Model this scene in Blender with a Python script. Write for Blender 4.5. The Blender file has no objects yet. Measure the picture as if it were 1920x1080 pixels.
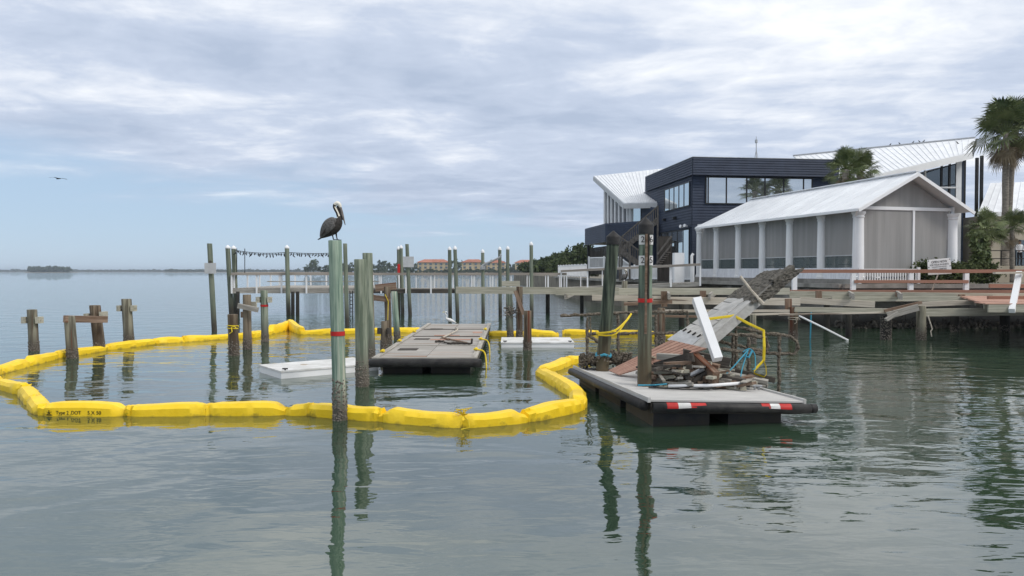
import bpy, bmesh, math, random
from mathutils import Vector, Matrix, noise as mnoise
random.seed(7)
S = bpy.context.scene
COL = S.collection
R = math.radians

# ---------------------------------------------------------------- camera
FPX, CX, CY, EYE = 1387.0, 960.0, 540.0, 2.7
PITCH = math.atan(31.0 / FPX)
cam_d = bpy.data.cameras.new('camera'); cam = bpy.data.objects.new('camera', cam_d); COL.objects.link(cam)
cam.location = (0, 0, EYE); cam.rotation_euler = (math.pi / 2 - PITCH, 0, 0)
cam_d.sensor_width = 36; cam_d.lens = 36 * FPX / 1920; cam_d.clip_start = .1; cam_d.clip_end = 20000
S.camera = cam

# ---------------------------------------------------------------- sky
SUN_DIR = Vector((.72, -.42, .80)).normalized()
w = bpy.data.worlds.new('World'); S.world = w; w.use_nodes = True
nt = w.node_tree; nt.nodes.clear()
def N(t, **k):
    n = nt.nodes.new(t)
    for a, b in k.items(): setattr(n, a, b)
    return n
def L(a, b): nt.links.new(a, b)
def MATH(op, a, b=None, c=None, clamp=False):
    n = N('ShaderNodeMath', operation=op); n.use_clamp = clamp
    for i, v in enumerate((a, b, c)):
        if v is None: continue
        if isinstance(v, (int, float)): n.inputs[i].default_value = v
        else: L(v, n.inputs[i])
    return n.outputs[0]
sky = N('ShaderNodeTexSky', sky_type='NISHITA'); sky.sun_disc = False
sky.sun_elevation = math.asin(SUN_DIR.z); sky.sun_rotation = math.atan2(SUN_DIR.x, SUN_DIR.y)
sky.air_density = 1.0; sky.dust_density = .3; sky.ozone_density = 3.0
bg1 = N('ShaderNodeBackground'); bg1.inputs[1].default_value = .085; L(sky.outputs[0], bg1.inputs[0])
tc = N('ShaderNodeTexCoord'); sx = N('ShaderNodeSeparateXYZ'); L(tc.outputs['Generated'], sx.inputs[0])
zc = MATH('MAXIMUM', sx.outputs[2], 0.0)
pz = MATH('ADD', zc, .07)
cu = MATH('DIVIDE', sx.outputs[0], pz); cv = MATH('DIVIDE', sx.outputs[1], pz)
cxy = N('ShaderNodeCombineXYZ'); L(cu, cxy.inputs[0]); L(cv, cxy.inputs[1])
def NOISE(scale, detail, rough, off=0.0, dist=0.0, sc=(1, 1, 1)):
    m = N('ShaderNodeMapping'); m.inputs['Scale'].default_value = sc; m.inputs['Location'].default_value = (off, off * .7, off * .3)
    L(cxy.outputs[0], m.inputs[0])
    n = N('ShaderNodeTexNoise'); n.inputs['Scale'].default_value = scale; n.inputs['Detail'].default_value = detail
    n.inputs['Roughness'].default_value = rough; n.inputs['Distortion'].default_value = dist
    L(m.outputs[0], n.inputs['Vector']); return n.outputs[0]
n_big = NOISE(.42, 3, .5, 3.1, .3)
n_fine = NOISE(1.15, 10, .60, 8.4, .35, (.75, 1.15, 1))
n_tex = NOISE(3.0, 9, .60, 1.7, .5)
# cover: the cloud sheet ends a few degrees above the horizon, lower towards the right
edge = MATH('MULTIPLY_ADD', sx.outputs[0], -.10, .050)
e = MATH('SUBTRACT', sx.outputs[2], edge)
cov = MATH('MULTIPLY_ADD', e, 10.0, .30)
cov = MATH('ADD', cov, MATH('MULTIPLY', MATH('SUBTRACT', n_big, .5), 1.9))
cov = MATH('ADD', cov, MATH('MULTIPLY', MATH('SUBTRACT', n_fine, .5), 1.2))
cov = MATH('MINIMUM', MATH('MAXIMUM', cov, 0.0), .96)
mr = N('ShaderNodeMapRange', interpolation_type='SMOOTHSTEP'); L(cov, mr.inputs[0])
mr.inputs[1].default_value = .12; mr.inputs[2].default_value = .95; mr.inputs[3].default_value = 0.0; mr.inputs[4].default_value = .95
shade = MATH('ADD', MATH('MULTIPLY', n_fine, .80), MATH('MULTIPLY', n_tex, .40))
shade = MATH('ADD', shade, MATH('MULTIPLY', sx.outputs[0], .06))
shade = MATH('ADD', shade, MATH('MULTIPLY_ADD', zc, .55, -.155))
shade = MATH('ADD', shade, MATH('MULTIPLY', MATH('SUBTRACT', n_big, .5), -.45))
cr = N('ShaderNodeValToRGB'); L(shade, cr.inputs[0])
cr.color_ramp.elements[0].position = .38; cr.color_ramp.elements[0].color = (.40, .47, .60, 1)
cr.color_ramp.elements[1].position = .78; cr.color_ramp.elements[1].color = (.90, .915, .94, 1)
el = cr.color_ramp.elements.new(.55); el.color = (.52, .585, .71, 1)
bg2 = N('ShaderNodeBackground'); L(cr.outputs[0], bg2.inputs[0]); bg2.inputs[1].default_value = 1.0
# thin high veil in the gaps, so the open part of the sky is pale blue rather than deep
bgv = N('ShaderNodeBackground'); bgv.inputs[0].default_value = (.40, .53, .70, 1); bgv.inputs[1].default_value = 1.0
mv = N('ShaderNodeMixShader'); mv.inputs[0].default_value = .80; L(bg1.outputs[0], mv.inputs[1]); L(bgv.outputs[0], mv.inputs[2])
mx = N('ShaderNodeMixShader'); L(mr.outputs[0], mx.inputs[0]); L(mv.outputs[0], mx.inputs[1]); L(bg2.outputs[0], mx.inputs[2])
ow = N('ShaderNodeOutputWorld'); L(mx.outputs[0], ow.inputs[0])

# ---------------------------------------------------------------- sun behind thin cloud
sd = bpy.data.lights.new('sun', 'SUN'); sd.energy = 1.5; sd.angle = R(14); sd.color = (1, .95, .88)
sun = bpy.data.objects.new('sun', sd); COL.objects.link(sun); sun.location = (20, -20, 40)
sun.rotation_euler = (-SUN_DIR).to_track_quat('-Z', 'Y').to_euler()
S.view_settings.view_transform = 'Standard'; S.view_settings.look = 'None'
S.view_settings.exposure = 0.25; S.view_settings.gamma = 1.0; S.view_settings.use_curve_mapping = False
S.cycles.use_denoising = True
S.cycles.max_bounces = 8; S.cycles.transparent_max_bounces = 12

# ---------------------------------------------------------------- pixel helpers: photograph pixel -> a point in the place
def ray(x, y):
    dx, dz = (x - CX) / FPX, (CY - y) / FPX
    c, s = math.cos(PITCH), math.sin(PITCH)
    return Vector((dx, c + dz * s, -s + dz * c))
def P(x, y, Y):            # point at distance Y
    d = ray(x, y); return Vector((0, 0, EYE)) + d * (Y / d.y)
def W(x, y, z=0.0):        # point on the level z
    d = ray(x, y); return Vector((0, 0, EYE)) + d * ((z - EYE) / d.z)

# ---------------------------------------------------------------- materials
MATS = {}
def surf(name, c1, c2=None, sc=(1, 1, 1), scale=4.0, detail=5, rough=.8, bump=0.0, rnd=.0, lo=.35, hi=.65, metal=0.0,
         wet=None, spec=.3, spots=None, pos=False, streak=None):
    """two tones mixed by noise in object space; wet=(z0,z1,colour) crust towards the water line; spots=(scale,thr,colour)"""
    m = bpy.data.materials.new(name); m.use_nodes = True; t = m.node_tree; b = t.nodes['Principled BSDF']
    def n(ty, **k):
        q = t.nodes.new(ty)
        for a, v in k.items(): setattr(q, a, v)
        return q
    b.inputs['Roughness'].default_value = rough; b.inputs['Metallic'].default_value = metal
    b.inputs['Specular IOR Level'].default_value = spec
    co = n('ShaderNodeTexCoord'); src = co.outputs['Object']
    if pos: src = n('ShaderNodeNewGeometry').outputs['Position']
    mp = n('ShaderNodeMapping'); mp.inputs['Scale'].default_value = sc; t.links.new(src, mp.inputs[0])
    oi = n('ShaderNodeObjectInfo')
    ad = n('ShaderNodeVectorMath', operation='ADD'); t.links.new(mp.outputs[0], ad.inputs[0])
    ml = n('ShaderNodeMath', operation='MULTIPLY'); t.links.new(oi.outputs['Random'], ml.inputs[0]); ml.inputs[1].default_value = 37.0
    t.links.new(ml.outputs[0], ad.inputs[1])
    no = n('ShaderNodeTexNoise'); no.inputs['Scale'].default_value = scale; no.inputs['Detail'].default_value = detail
    no.inputs['Roughness'].default_value = .62; t.links.new(ad.outputs[0], no.inputs['Vector'])
    col = None
    if c2 is None: c2 = tuple(v * .8 for v in c1)
    ra = n('ShaderNodeValToRGB'); t.links.new(no.outputs[0], ra.inputs[0])
    ra.color_ramp.elements[0].position = lo; ra.color_ramp.elements[0].color = (*c1, 1)
    ra.color_ramp.elements[1].position = hi; ra.color_ramp.elements[1].color = (*c2, 1)
    col = ra.outputs[0]
    def mix(fac, a, colour):
        q = n('ShaderNodeMix', data_type='RGBA'); t.links.new(fac, q.inputs[0]); t.links.new(a, q.inputs[6])
        q.inputs[7].default_value = (*colour, 1); return q.outputs[2]
    if streak:
        ssc, thr, colour = streak
        n3 = n('ShaderNodeTexNoise'); n3.inputs['Scale'].default_value = ssc; n3.inputs['Detail'].default_value = 3
        m3 = n('ShaderNodeMapping'); m3.inputs['Scale'].default_value = (1, 1, .07); t.links.new(ad.outputs[0], m3.inputs[0])
        t.links.new(m3.outputs[0], n3.inputs['Vector'])
        r3 = n('ShaderNodeMapRange'); t.links.new(n3.outputs[0], r3.inputs[0]); r3.inputs[1].default_value = thr; r3.inputs[2].default_value = thr + .08
        col = mix(r3.outputs[0], col, colour)
    if spots:
        ssc, thr, colour = spots
        n2 = n('ShaderNodeTexNoise'); n2.inputs['Scale'].default_value = ssc; n2.inputs['Detail'].default_value = 4
        t.links.new(ad.outputs[0], n2.inputs['Vector'])
        r2 = n('ShaderNodeMapRange'); t.links.new(n2.outputs[0], r2.inputs[0]); r2.inputs[1].default_value = thr; r2.inputs[2].default_value = thr + .06
        col = mix(r2.outputs[0], col, colour)
    if wet:
        z0, z1, colour = wet
        g = n('ShaderNodeNewGeometry'); s3 = n('ShaderNodeSeparateXYZ'); t.links.new(g.outputs['Position'], s3.inputs[0])
        wob = n('ShaderNodeMath', operation='MULTIPLY_ADD'); t.links.new(no.outputs[0], wob.inputs[0]); wob.inputs[1].default_value = -.5
        t.links.new(s3.outputs[2], wob.inputs[2])
        r4 = n('ShaderNodeMapRange'); t.links.new(wob.outputs[0], r4.inputs[0])
        r4.inputs[1].default_value = z1 - .25; r4.inputs[2].default_value = z0 - .25; r4.inputs[3].default_value = 0; r4.inputs[4].default_value = .92
        col = mix(r4.outputs[0], col, colour)
    if rnd:
        hv = n('ShaderNodeHueSaturation'); t.links.new(col, hv.inputs['Color'])
        mm = n('ShaderNodeMapRange'); t.links.new(oi.outputs['Random'], mm.inputs[0]); mm.inputs[3].default_value = 1 - rnd; mm.inputs[4].default_value = 1 + rnd
        t.links.new(mm.outputs[0], hv.inputs['Value']); col = hv.outputs[0]
    t.links.new(col, b.inputs['Base Color'])
    if bump:
        bu = n('ShaderNodeBump'); bu.inputs['Strength'].default_value = 1; bu.inputs['Distance'].default_value = bump
        t.links.new(no.outputs[0], bu.inputs['Height']); t.links.new(bu.outputs[0], b.inputs['Normal'])
    MATS[name] = m; return m
Z8 = (1, 1, .06)
X8 = (.06, 1, 1)
CR = (.075, .062, .05)
surf('pile_green', (.13, .20, .16), (.30, .38, .30), Z8, 10, rough=.9, bump=.014, lo=.43, hi=.57, wet=(.15, .75, CR), streak=(9, .58, (.44, .46, .38)))
surf('pile_green_b', (.12, .15, .11), (.27, .30, .235), Z8, 10, rough=.9, bump=.014, lo=.43, hi=.57, wet=(.2, 1.0, (.10, .085, .07)), streak=(8, .60, (.14, .085, .045)))
surf('pile_brown', (.07, .05, .033), (.20, .165, .12), Z8, 8, rough=.9, bump=.014, lo=.43, hi=.57, wet=(.1, .6, CR), streak=(8, .58, (.11, .035, .018)))
surf('pile_grey', (.10, .092, .068), (.25, .24, .185), Z8, 8, rough=.9, bump=.014, lo=.43, hi=.57, wet=(.1, .65, CR), streak=(8, .60, (.11, .05, .03)))
surf('pile_far', (.10, .125, .095), (.20, .22, .17), Z8, 10, rough=.9, wet=(.3, 1.3, (.045, .038, .032)), rnd=.2)
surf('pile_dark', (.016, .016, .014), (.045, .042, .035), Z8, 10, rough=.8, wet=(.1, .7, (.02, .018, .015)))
surf('pile_creo', (.020, .028, .022), (.12, .15, .11), Z8, 12, rough=.8, bump=.012, wet=(.3, 1.5, (.13, .095, .055)), streak=(6, .63, (.17, .085, .035)), lo=.40, hi=.66)
surf('pile_numbered', (.045, .06, .048), (.20, .26, .20), Z8, 9, rough=.85, bump=.012, wet=(.4, 2.2, (.12, .085, .05)), streak=(5, .60, (.03, .03, .025)), lo=.40, hi=.60)
surf('barnacle', (.07, .055, .045), (.26, .235, .20), (1, 1, 1), 30, rough=.95, bump=.01)
surf('wood_grey', (.22, .205, .18), (.40, .38, .34), X8, 18, rough=.9, bump=.003, rnd=.12, spots=(2.0, .66, (.13, .10, .08)))
surf('wood_beam', (.30, .29, .23), (.47, .45, .37), X8, 15, rough=.9, bump=.003, rnd=.10, spots=(3.0, .66, (.17, .13, .09)))
surf('wood_pale', (.42, .37, .30), (.58, .53, .45), X8, 15, rough=.9, bump=.002, rnd=.10, spots=(4.0, .64, (.12, .09, .07)))
surf('wood_rust', (.12, .075, .05), (.26, .19, .14), X8, 14, rough=.9, bump=.004, rnd=.15, spots=(3.0, .58, (.13, .045, .02)))
surf('wood_dark', (.035, .031, .027), (.10, .088, .075), X8, 14, rough=.9, bump=.003, rnd=.2)
surf('comp_brown', (.24, .12, .08), (.33, .175, .125), X8, 12, rough=.7, rnd=.07, lo=.3, hi=.7)
surf('comp_deck', (.36, .20, .15), (.46, .28, .21), X8, 12, rough=.75, rnd=.06)
surf('rail_grey', (.26, .23, .20), (.36, .32, .28), X8, 12, rough=.8)
surf('dock_deck', (.22, .205, .185), (.42, .40, .37), (.25, 3, 1), 2.6, 8, rough=.85, bump=.002, spots=(1.1, .60, (.26, .16, .11)), rnd=.06)
surf('dock_light', (.40, .395, .385), (.54, .53, .51), (.5, 3, 3), 3.0, 8, rough=.85, rnd=.05)
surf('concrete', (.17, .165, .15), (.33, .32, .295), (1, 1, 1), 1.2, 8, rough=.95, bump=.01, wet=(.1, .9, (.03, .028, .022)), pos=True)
surf('white', (.74, .75, .76), (.80, .81, .82), (1, 1, 1), 1.0, 4, rough=.5)
surf('white_dirty', (.50, .50, .48), (.70, .70, .69), (1, 1, 1), 2.5, 7, rough=.6, spots=(1.6, .63, (.36, .30, .23)))
surf('roof_white', (.64, .66, .69), (.79, .81, .83), (1, 1, 1), .8, 7, rough=.42, rnd=.04, lo=.3, hi=.7, pos=True)
surf('navy', (.017, .027, .052), (.027, .040, .072), (1, 1, 1), 1.2, 4, rough=.55, rnd=.04)
surf('black', (.010, .010, .011), (.022, .022, .022), (1, 1, 1), 5, 4, rough=.45)
surf('float_black', (.008, .010, .014), (.02, .022, .028), (1, 1, 1), 3, 4, rough=.5, wet=(.0, .2, (.03, .026, .02)))
surf('rubber', (.012, .012, .013), (.035, .034, .033), (1, 1, 1), 6, 6, rough=.55, spots=(5, .70, (.25, .24, .23)))
surf('boom', (.84, .56, .010), (.93, .65, .025), (1, 1, 1), 3.2, 8, rough=.5, bump=.018, spec=.35, spots=(1.9, .70, (.74, .48, .03)), wet=(-.03, .035, (.42, .29, .02)), pos=True)
surf('strap', (.80, .60, .03), None, (1, 1, 1), 5, rough=.6)
surf('rope_blue', (.04, .25, .36), (.07, .33, .46), (1, 1, 1), 40, rough=.7)
surf('red', (.42, .015, .015), (.52, .03, .025), (1, 1, 1), 5, rough=.5)
surf('mud', (.055, .05, .043), (.16, .15, .13), (1, 1, 1), 14, 8, rough=1, bump=.03)
surf('grey_dock', (.34, .335, .32), (.46, .455, .44), X8, 9, rough=.85, bump=.002, rnd=.05)
surf('steel', (.33, .34, .35), (.45, .46, .47), (1, 1, 1), 6, rough=.45, metal=.5)
surf('crust', (.045, .035, .026), (.23, .20, .16), (1, 1, 1), 22, 8, rough=1, bump=.02)
surf('sign_grey', (.42, .43, .44), (.50, .51, .52), (1, 1, 1), 3, rough=.6)
surf('sign_white', (.78, .79, .79), None, (1, 1, 1), 1, rough=.5, lo=.0, hi=3)
surf('ink', (.012, .012, .015), None, rough=.6)
surf('curtain_white', (.62, .64, .68), (.76, .78, .82), (3, 3, .6), 3, 4, rough=.6, bump=.05)
surf('trunk', (.13, .115, .095), (.27, .245, .21), (1, 1, 3), 5, 6, rough=.95, bump=.02)
surf('bark', (.07, .06, .05), (.15, .13, .11), (1, 1, .3), 5, rough=.95)
surf('palm_leaf', (.05, .08, .022), (.16, .19, .07), (1, 1, 1), 1.4, 3, rough=.55, spec=.4)
surf('palm_dead', (.13, .10, .06), (.24, .19, .12), (1, 1, 1), 2, rough=.9)
surf('leaf', (.030, .050, .020), (.085, .11, .042), (1, 1, 1), .8, 4, rough=.8)
surf('leaf_far', (.035, .055, .028), (.08, .105, .055), (1, 1, 1), .12, 5, rough=.9)
surf('hedge', (.030, .048, .014), (.085, .105, .035), (1, 1, 1), 3, 4, rough=.8)
surf('soil', (.12, .11, .09), (.22, .20, .16), (1, 1, 1), .5, 6, rough=1, pos=True)
surf('terracotta', (.30, .11, .065), (.40, .16, .10), (1, 1, 1), .1, rough=.9, rnd=.1)
surf('stucco', (.50, .40, .24), (.58, .48, .31), (1, 1, 1), .1, rough=.95, rnd=.12)
surf('wall_beige', (.40, .35, .27), (.48, .43, .34), (1, 1, 1), .6, rough=.9)
surf('dark_wood', (.030, .027, .024), (.07, .062, .055), (1, 1, .1), 8, rough=.9, rnd=.2)
surf('stair_wood', (.09, .08, .07), (.17, .155, .14), (1, 1, 1), 5, rough=.9)
surf('feather_dark', (.018, .016, .015), (.050, .045, .042), (1, 1, 1), 30, 4, rough=.8, bump=.004)
surf('feather_wing', (.06, .058, .058), (.17, .165, .16), (1, 3, 3), 22, 4, rough=.8, bump=.006)
surf('feather_white', (.70, .66, .54), (.80, .78, .72), (1, 1, 1), 12, rough=.8)
surf('bill', (.13, .115, .105), (.24, .21, .19), (1, 1, 1), 12, rough=.6)
surf('egret', (.78, .78, .77), None, (1, 1, 1), 12, rough=.8, lo=0, hi=3)
surf('bird_dark', (.02, .02, .022), None, rough=.8)
surf('skin', (.25, .13, .08), None, rough=.6)
surf('cloth_white', (.72, .73, .75), None, rough=.9)
surf('cloth_dark', (.018, .018, .022), None, rough=.9)
def glass(name, col, metal, rough, wob=0.0):
    m = bpy.data.materials.new(name); m.use_nodes = True; b = m.node_tree.nodes['Principled BSDF']
    b.inputs['Base Color'].default_value = (*col, 1); b.inputs['Metallic'].default_value = metal; b.inputs['Roughness'].default_value = rough
    MATS[name] = m
glass('glass_mirror', (.62, .66, .67), .92, .015)
glass('glass_dark', (.14, .16, .17), .85, .03)
def screen(name, col, alpha):
    m = bpy.data.materials.new(name); m.use_nodes = True; t = m.node_tree; b = t.nodes['Principled BSDF']
    b.inputs['Roughness'].default_value = .7; b.inputs['Alpha'].default_value = alpha
    co = t.nodes.new('ShaderNodeNewGeometry'); mp = t.nodes.new('ShaderNodeMapping'); mp.inputs['Scale'].default_value = (1, 1, .05)
    t.links.new(co.outputs['Position'], mp.inputs[0]); no = t.nodes.new('ShaderNodeTexNoise'); no.inputs['Scale'].default_value = 3.0; no.inputs['Detail'].default_value = 5
    t.links.new(mp.outputs[0], no.inputs['Vector']); ra = t.nodes.new('ShaderNodeValToRGB'); t.links.new(no.outputs[0], ra.inputs[0])
    ra.color_ramp.elements[0].position = .35; ra.color_ramp.elements[0].color = (*[v * .88 for v in col], 1)
    ra.color_ramp.elements[1].position = .68; ra.color_ramp.elements[1].color = (*[v * 1.10 for v in col], 1); t.links.new(ra.outputs[0], b.inputs['Base Color'])
    bu = t.nodes.new('ShaderNodeBump'); bu.inputs['Distance'].default_value = .06; t.links.new(no.outputs[0], bu.inputs['Height']); t.links.new(bu.outputs[0], b.inputs['Normal'])
    MATS[name] = m
screen('mesh_screen', (.38, .375, .365), .66)
screen('clear_sheet', (.16, .20, .20), .40)

# ---------------------------------------------------------------- object helpers
def link(o, parent=None):
    COL.objects.link(o)
    if parent is not None: o.parent = parent
    return o
def wloc(o):
    v = Vector((0, 0, 0))
    while o is not None: v += o.location; o = o.parent
    return v
def tag(o, label, cat, group=None):
    o['label'] = label; o['category'] = cat
    if group: o['group'] = group
    return o
def thing(name, label, cat, loc, group=None):
    o = bpy.data.objects.new(name, None); o.location = loc; o.empty_display_size = .2; link(o)
    return tag(o, label, cat, group)
class B:
    def __init__(s): s.v = []; s.f = []; s.m = []; s.sharp = False
    def add(s, vs, fs, mi=0):
        k = len(s.v); s.v += [Vector(q) for q in vs]; s.f += [tuple(i + k for i in q) for q in fs]; s.m += [mi] * len(fs)
    def hexa(s, c, mi=0):      # 8 corners: bottom ring 0-3, top ring 4-7
        s.add(c, [(3, 2, 1, 0), (4, 5, 6, 7), (0, 1, 5, 4), (1, 2, 6, 5), (2, 3, 7, 6), (3, 0, 4, 7)], mi)
    def box(s, a, b, mi=0):
        x0, y0, z0 = a; x1, y1, z1 = b
        s.hexa([(x0, y0, z0), (x1, y0, z0), (x1, y1, z0), (x0, y1, z0), (x0, y0, z1), (x1, y0, z1), (x1, y1, z1), (x0, y1, z1)], mi)
    def beam(s, p0, p1, w, h, up=(0, 0, 1), mi=0):
        p0, p1 = Vector(p0), Vector(p1); t = (p1 - p0).normalized(); u = Vector(up)
        if abs(t.dot(u)) > .98: u = Vector((0, 1, 0))
        r = t.cross(u).normalized(); u = r.cross(t).normalized()
        c = [p + r * (a * w / 2) + u * (b * h / 2) for p in (p0, p1) for a, b in ((-1, -1), (1, -1), (1, 1), (-1, 1))]
        s.add(c, [(3, 2, 1, 0), (4, 5, 6, 7), (0, 1, 5, 4), (1, 2, 6, 5), (2, 3, 7, 6), (3, 0, 4, 7)][0:2] + [(0, 1, 5, 4), (1, 2, 6, 5), (2, 3, 7, 6), (3, 0, 4, 7)], mi)
    def loft(s, rings, mi=0, cap=True, mfun=None):
        k = len(s.v); n = len(rings[0])
        for r in rings: s.v += [Vector(q) for q in r]
        for i in range(len(rings) - 1):
            for j in range(n):
                a = k + i * n + j; b = k + i * n + (j + 1) % n
                s.f.append((a, b, b + n, a + n)); s.m.append(mfun(i, j) if mfun else mi)
        if cap:
            s.f.append(tuple(k + j for j in reversed(range(n)))); s.m.append(mfun(0, 0) if mfun else mi)
            q = k + (len(rings) - 1) * n; s.f.append(tuple(q + j for j in range(n))); s.m.append(mfun(len(rings) - 2, 0) if mfun else mi)
    def tube(s, pts, r, n=7, jit=0.0, mi=0, flat=None, steps=1):
        pts = [Vector(p) for p in pts]
        if steps > 1: pts = smooth(pts, steps)
        rings = []; ref = None
        for i, p in enumerate(pts):
            t = (pts[min(i + 1, len(pts) - 1)] - pts[max(i - 1, 0)])
            t = t.normalized() if t.length > 1e-6 else Vector((0, 0, 1))
            if ref is None: ref = Vector((0, 0, 1)) if abs(t.z) < .9 else Vector((1, 0, 0))
            u = (ref - t * ref.dot(t))
            u = u.normalized() if u.length > 1e-4 else t.orthogonal().normalized()
            ref = u; q = t.cross(u)
            rr = r[i] if isinstance(r, (list, tuple)) else r
            a, b = (flat if flat else (1, 1))
            rings.append([p + (u * math.cos(2 * math.pi * j / n) * a + q * math.sin(2 * math.pi * j / n) * b) * rr * (1 + jit * (random.random() - .5) * 2) for j in range(n)])
        s.loft(rings, mi)
    def build(s, name, mat, parent=None, smooth_=False, label=None, cat=None, group=None, kind=None, origin=None, ang=None):
        me = bpy.data.meshes.new(name)
        if parent is not None: o0 = wloc(parent)
        elif origin is not None: o0 = Vector(origin)
        else:
            n = max(1, len(s.v)); o0 = Vector((sum(q.x for q in s.v) / n, sum(q.y for q in s.v) / n, min(q.z for q in s.v)))
        me.from_pydata([q - o0 for q in s.v], [], s.f)
        for q in (mat if isinstance(mat, (list, tuple)) else [mat]): me.materials.append(MATS[q])
        me.polygons.foreach_set('material_index', s.m)
        bm = bmesh.new(); bm.from_mesh(me); bmesh.ops.recalc_face_normals(bm, faces=bm.faces); bm.to_mesh(me); bm.free()
        if smooth_:
            me.polygons.foreach_set('use_smooth', [True] * len(me.polygons))
            if ang: me.set_sharp_from_angle(angle=R(ang))
        o = bpy.data.objects.new(name, me); link(o, parent)
        if parent is None: o.location = o0
        if label and cat: tag(o, label, cat, group)
        elif label: o['label'] = label
        if kind: o['kind'] = kind
        return o
def smooth(pts, k):
    out = []; n = len(pts)
    for i in range(n - 1):
        a, b, c, d = pts[max(i - 1, 0)], pts[i], pts[i + 1], pts[min(i + 2, n - 1)]
        for j in range(k):
            t = j / k
            out.append(.5 * ((2 * b) + (c - a) * t + (2 * a - 5 * b + 4 * c - d) * t * t + (3 * b - a - 3 * c + d) * t ** 3))
    out.append(pts[-1]); return out
PL = {}
def plank(name, p0, p1, w, h, mat, parent=None, up=(0, 0, 1), **kw):
    """a board with its grain along its own X; w across, h thick along up"""
    p0, p1 = Vector(p0), Vector(p1); ln = (p1 - p0).length; t = (p1 - p0) / ln; u = Vector(up)
    if abs(t.dot(u)) > .98: u = Vector((0, 1, 0))
    y = u.cross(t).normalized(); z = t.cross(y).normalized()
    key = (round(ln, 2), round(w, 3), round(h, 3), mat)
    if key not in PL:
        b = B(); e = min(.006, w * .1, h * .2)
        L2, W2, H2 = ln / 2, w / 2, h / 2
        prof = [(-W2, -H2), (W2, -H2), (W2, H2 - e), (W2 - e, H2), (-W2 + e, H2), (-W2, H2 - e)]
        b.loft([[(sx_ * L2, a, c) for a, c in prof] for sx_ in (-1, 1)])
        me = bpy.data.meshes.new(name); me.from_pydata(b.v, [], b.f); me.materials.append(MATS[mat]); PL[key] = me
        bm = bmesh.new(); bm.from_mesh(me); bmesh.ops.recalc_face_normals(bm, faces=bm.faces); bm.to_mesh(me); bm.free()
    o = bpy.data.objects.new(name, PL[key]); link(o, parent)
    M3 = Matrix((t, y, z)).transposed()
    o.rotation_euler = M3.to_euler()
    mid = (p0 + p1) / 2
    o.location = mid - (wloc(parent) if parent is not None else Vector((0, 0, 0)))
    if kw.get('label') and kw.get('cat'): tag(o, kw['label'], kw['cat'], kw.get('group'))
    elif kw.get('label'): o['label'] = kw['label']
    return o
def text_mesh(txt, size, mat, name, parent, origin, xd, up, align='CENTER', sx_=1.0):
    cu_ = bpy.data.curves.new(name, 'FONT'); cu_.body = txt; cu_.size = size; cu_.align_x = align; cu_.align_y = 'CENTER'; cu_.extrude = .0015
    to = bpy.data.objects.new(name, cu_); COL.objects.link(to)
    dg = bpy.context.evaluated_depsgraph_get(); me = bpy.data.meshes.new_from_object(to.evaluated_get(dg))
    bpy.data.objects.remove(to); me.materials.clear(); me.materials.append(MATS[mat])
    o = bpy.data.objects.new(name, me); link(o, parent)
    xd = Vector(xd).normalized(); up = Vector(up); up = (up - xd * up.dot(xd)).normalized(); zn = xd.cross(up)
    mm = Matrix((xd, up, zn)).transposed().to_4x4()
    for v in me.vertices: v.co.x *= sx_
    me.transform(mm)
    o.location = Vector(origin) - wloc(parent)
    return o
# ================================================================ SETTING
def struct(o): o['kind'] = 'structure'; return o
# ---- water
wm = bpy.data.materials.new('water'); wm.use_nodes = True; t_ = wm.node_tree; pb = t_.nodes['Principled BSDF']
def wn(ty, **k):
    q = t_.nodes.new(ty)
    for a, v in k.items(): setattr(q, a, v)
    return q
pb.inputs['Base Color'].default_value = (.028, .055, .032, 1); pb.inputs['Roughness'].default_value = .02; pb.inputs['IOR'].default_value = 2.6
geo = wn('ShaderNodeNewGeometry')
def wnoise(scale, sc, detail=2, rough=.5, dist=0.0, rz=0.0):
    m = wn('ShaderNodeMapping'); m.inputs['Scale'].default_value = sc; m.inputs['Rotation'].default_value = (0, 0, rz)
    t_.links.new(geo.outputs['Position'], m.inputs[0])
    q = wn('ShaderNodeTexNoise'); q.inputs['Scale'].default_value = scale; q.inputs['Detail'].default_value = detail
    q.inputs['Roughness'].default_value = rough; q.inputs['Distortion'].default_value = dist; t_.links.new(m.outputs[0], q.inputs['Vector']); return q.outputs[0]
def wmath(op, a, b=None, c=None):
    q = wn('ShaderNodeMath', operation=op)
    for i, v in enumerate((a, b, c)):
        if v is None: continue
        if isinstance(v, (int, float)): q.inputs[i].default_value = v
        else: t_.links.new(v, q.inputs[i])
    return q.outputs[0]
w1 = wnoise(.75, (.75, 1.1, 1), 1, .4, .6, .25)
w2 = wnoise(3.0, (.5, 1.2, 1), 2, .45, .5, -.15)
w3 = wnoise(9.0, (.45, 1.2, 1), 2, .5)
patch = wnoise(.06, (.6, 1.6, 1), 3, .5)
sp = wn('ShaderNodeSeparateXYZ'); t_.links.new(geo.outputs['Position'], sp.inputs[0])
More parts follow.
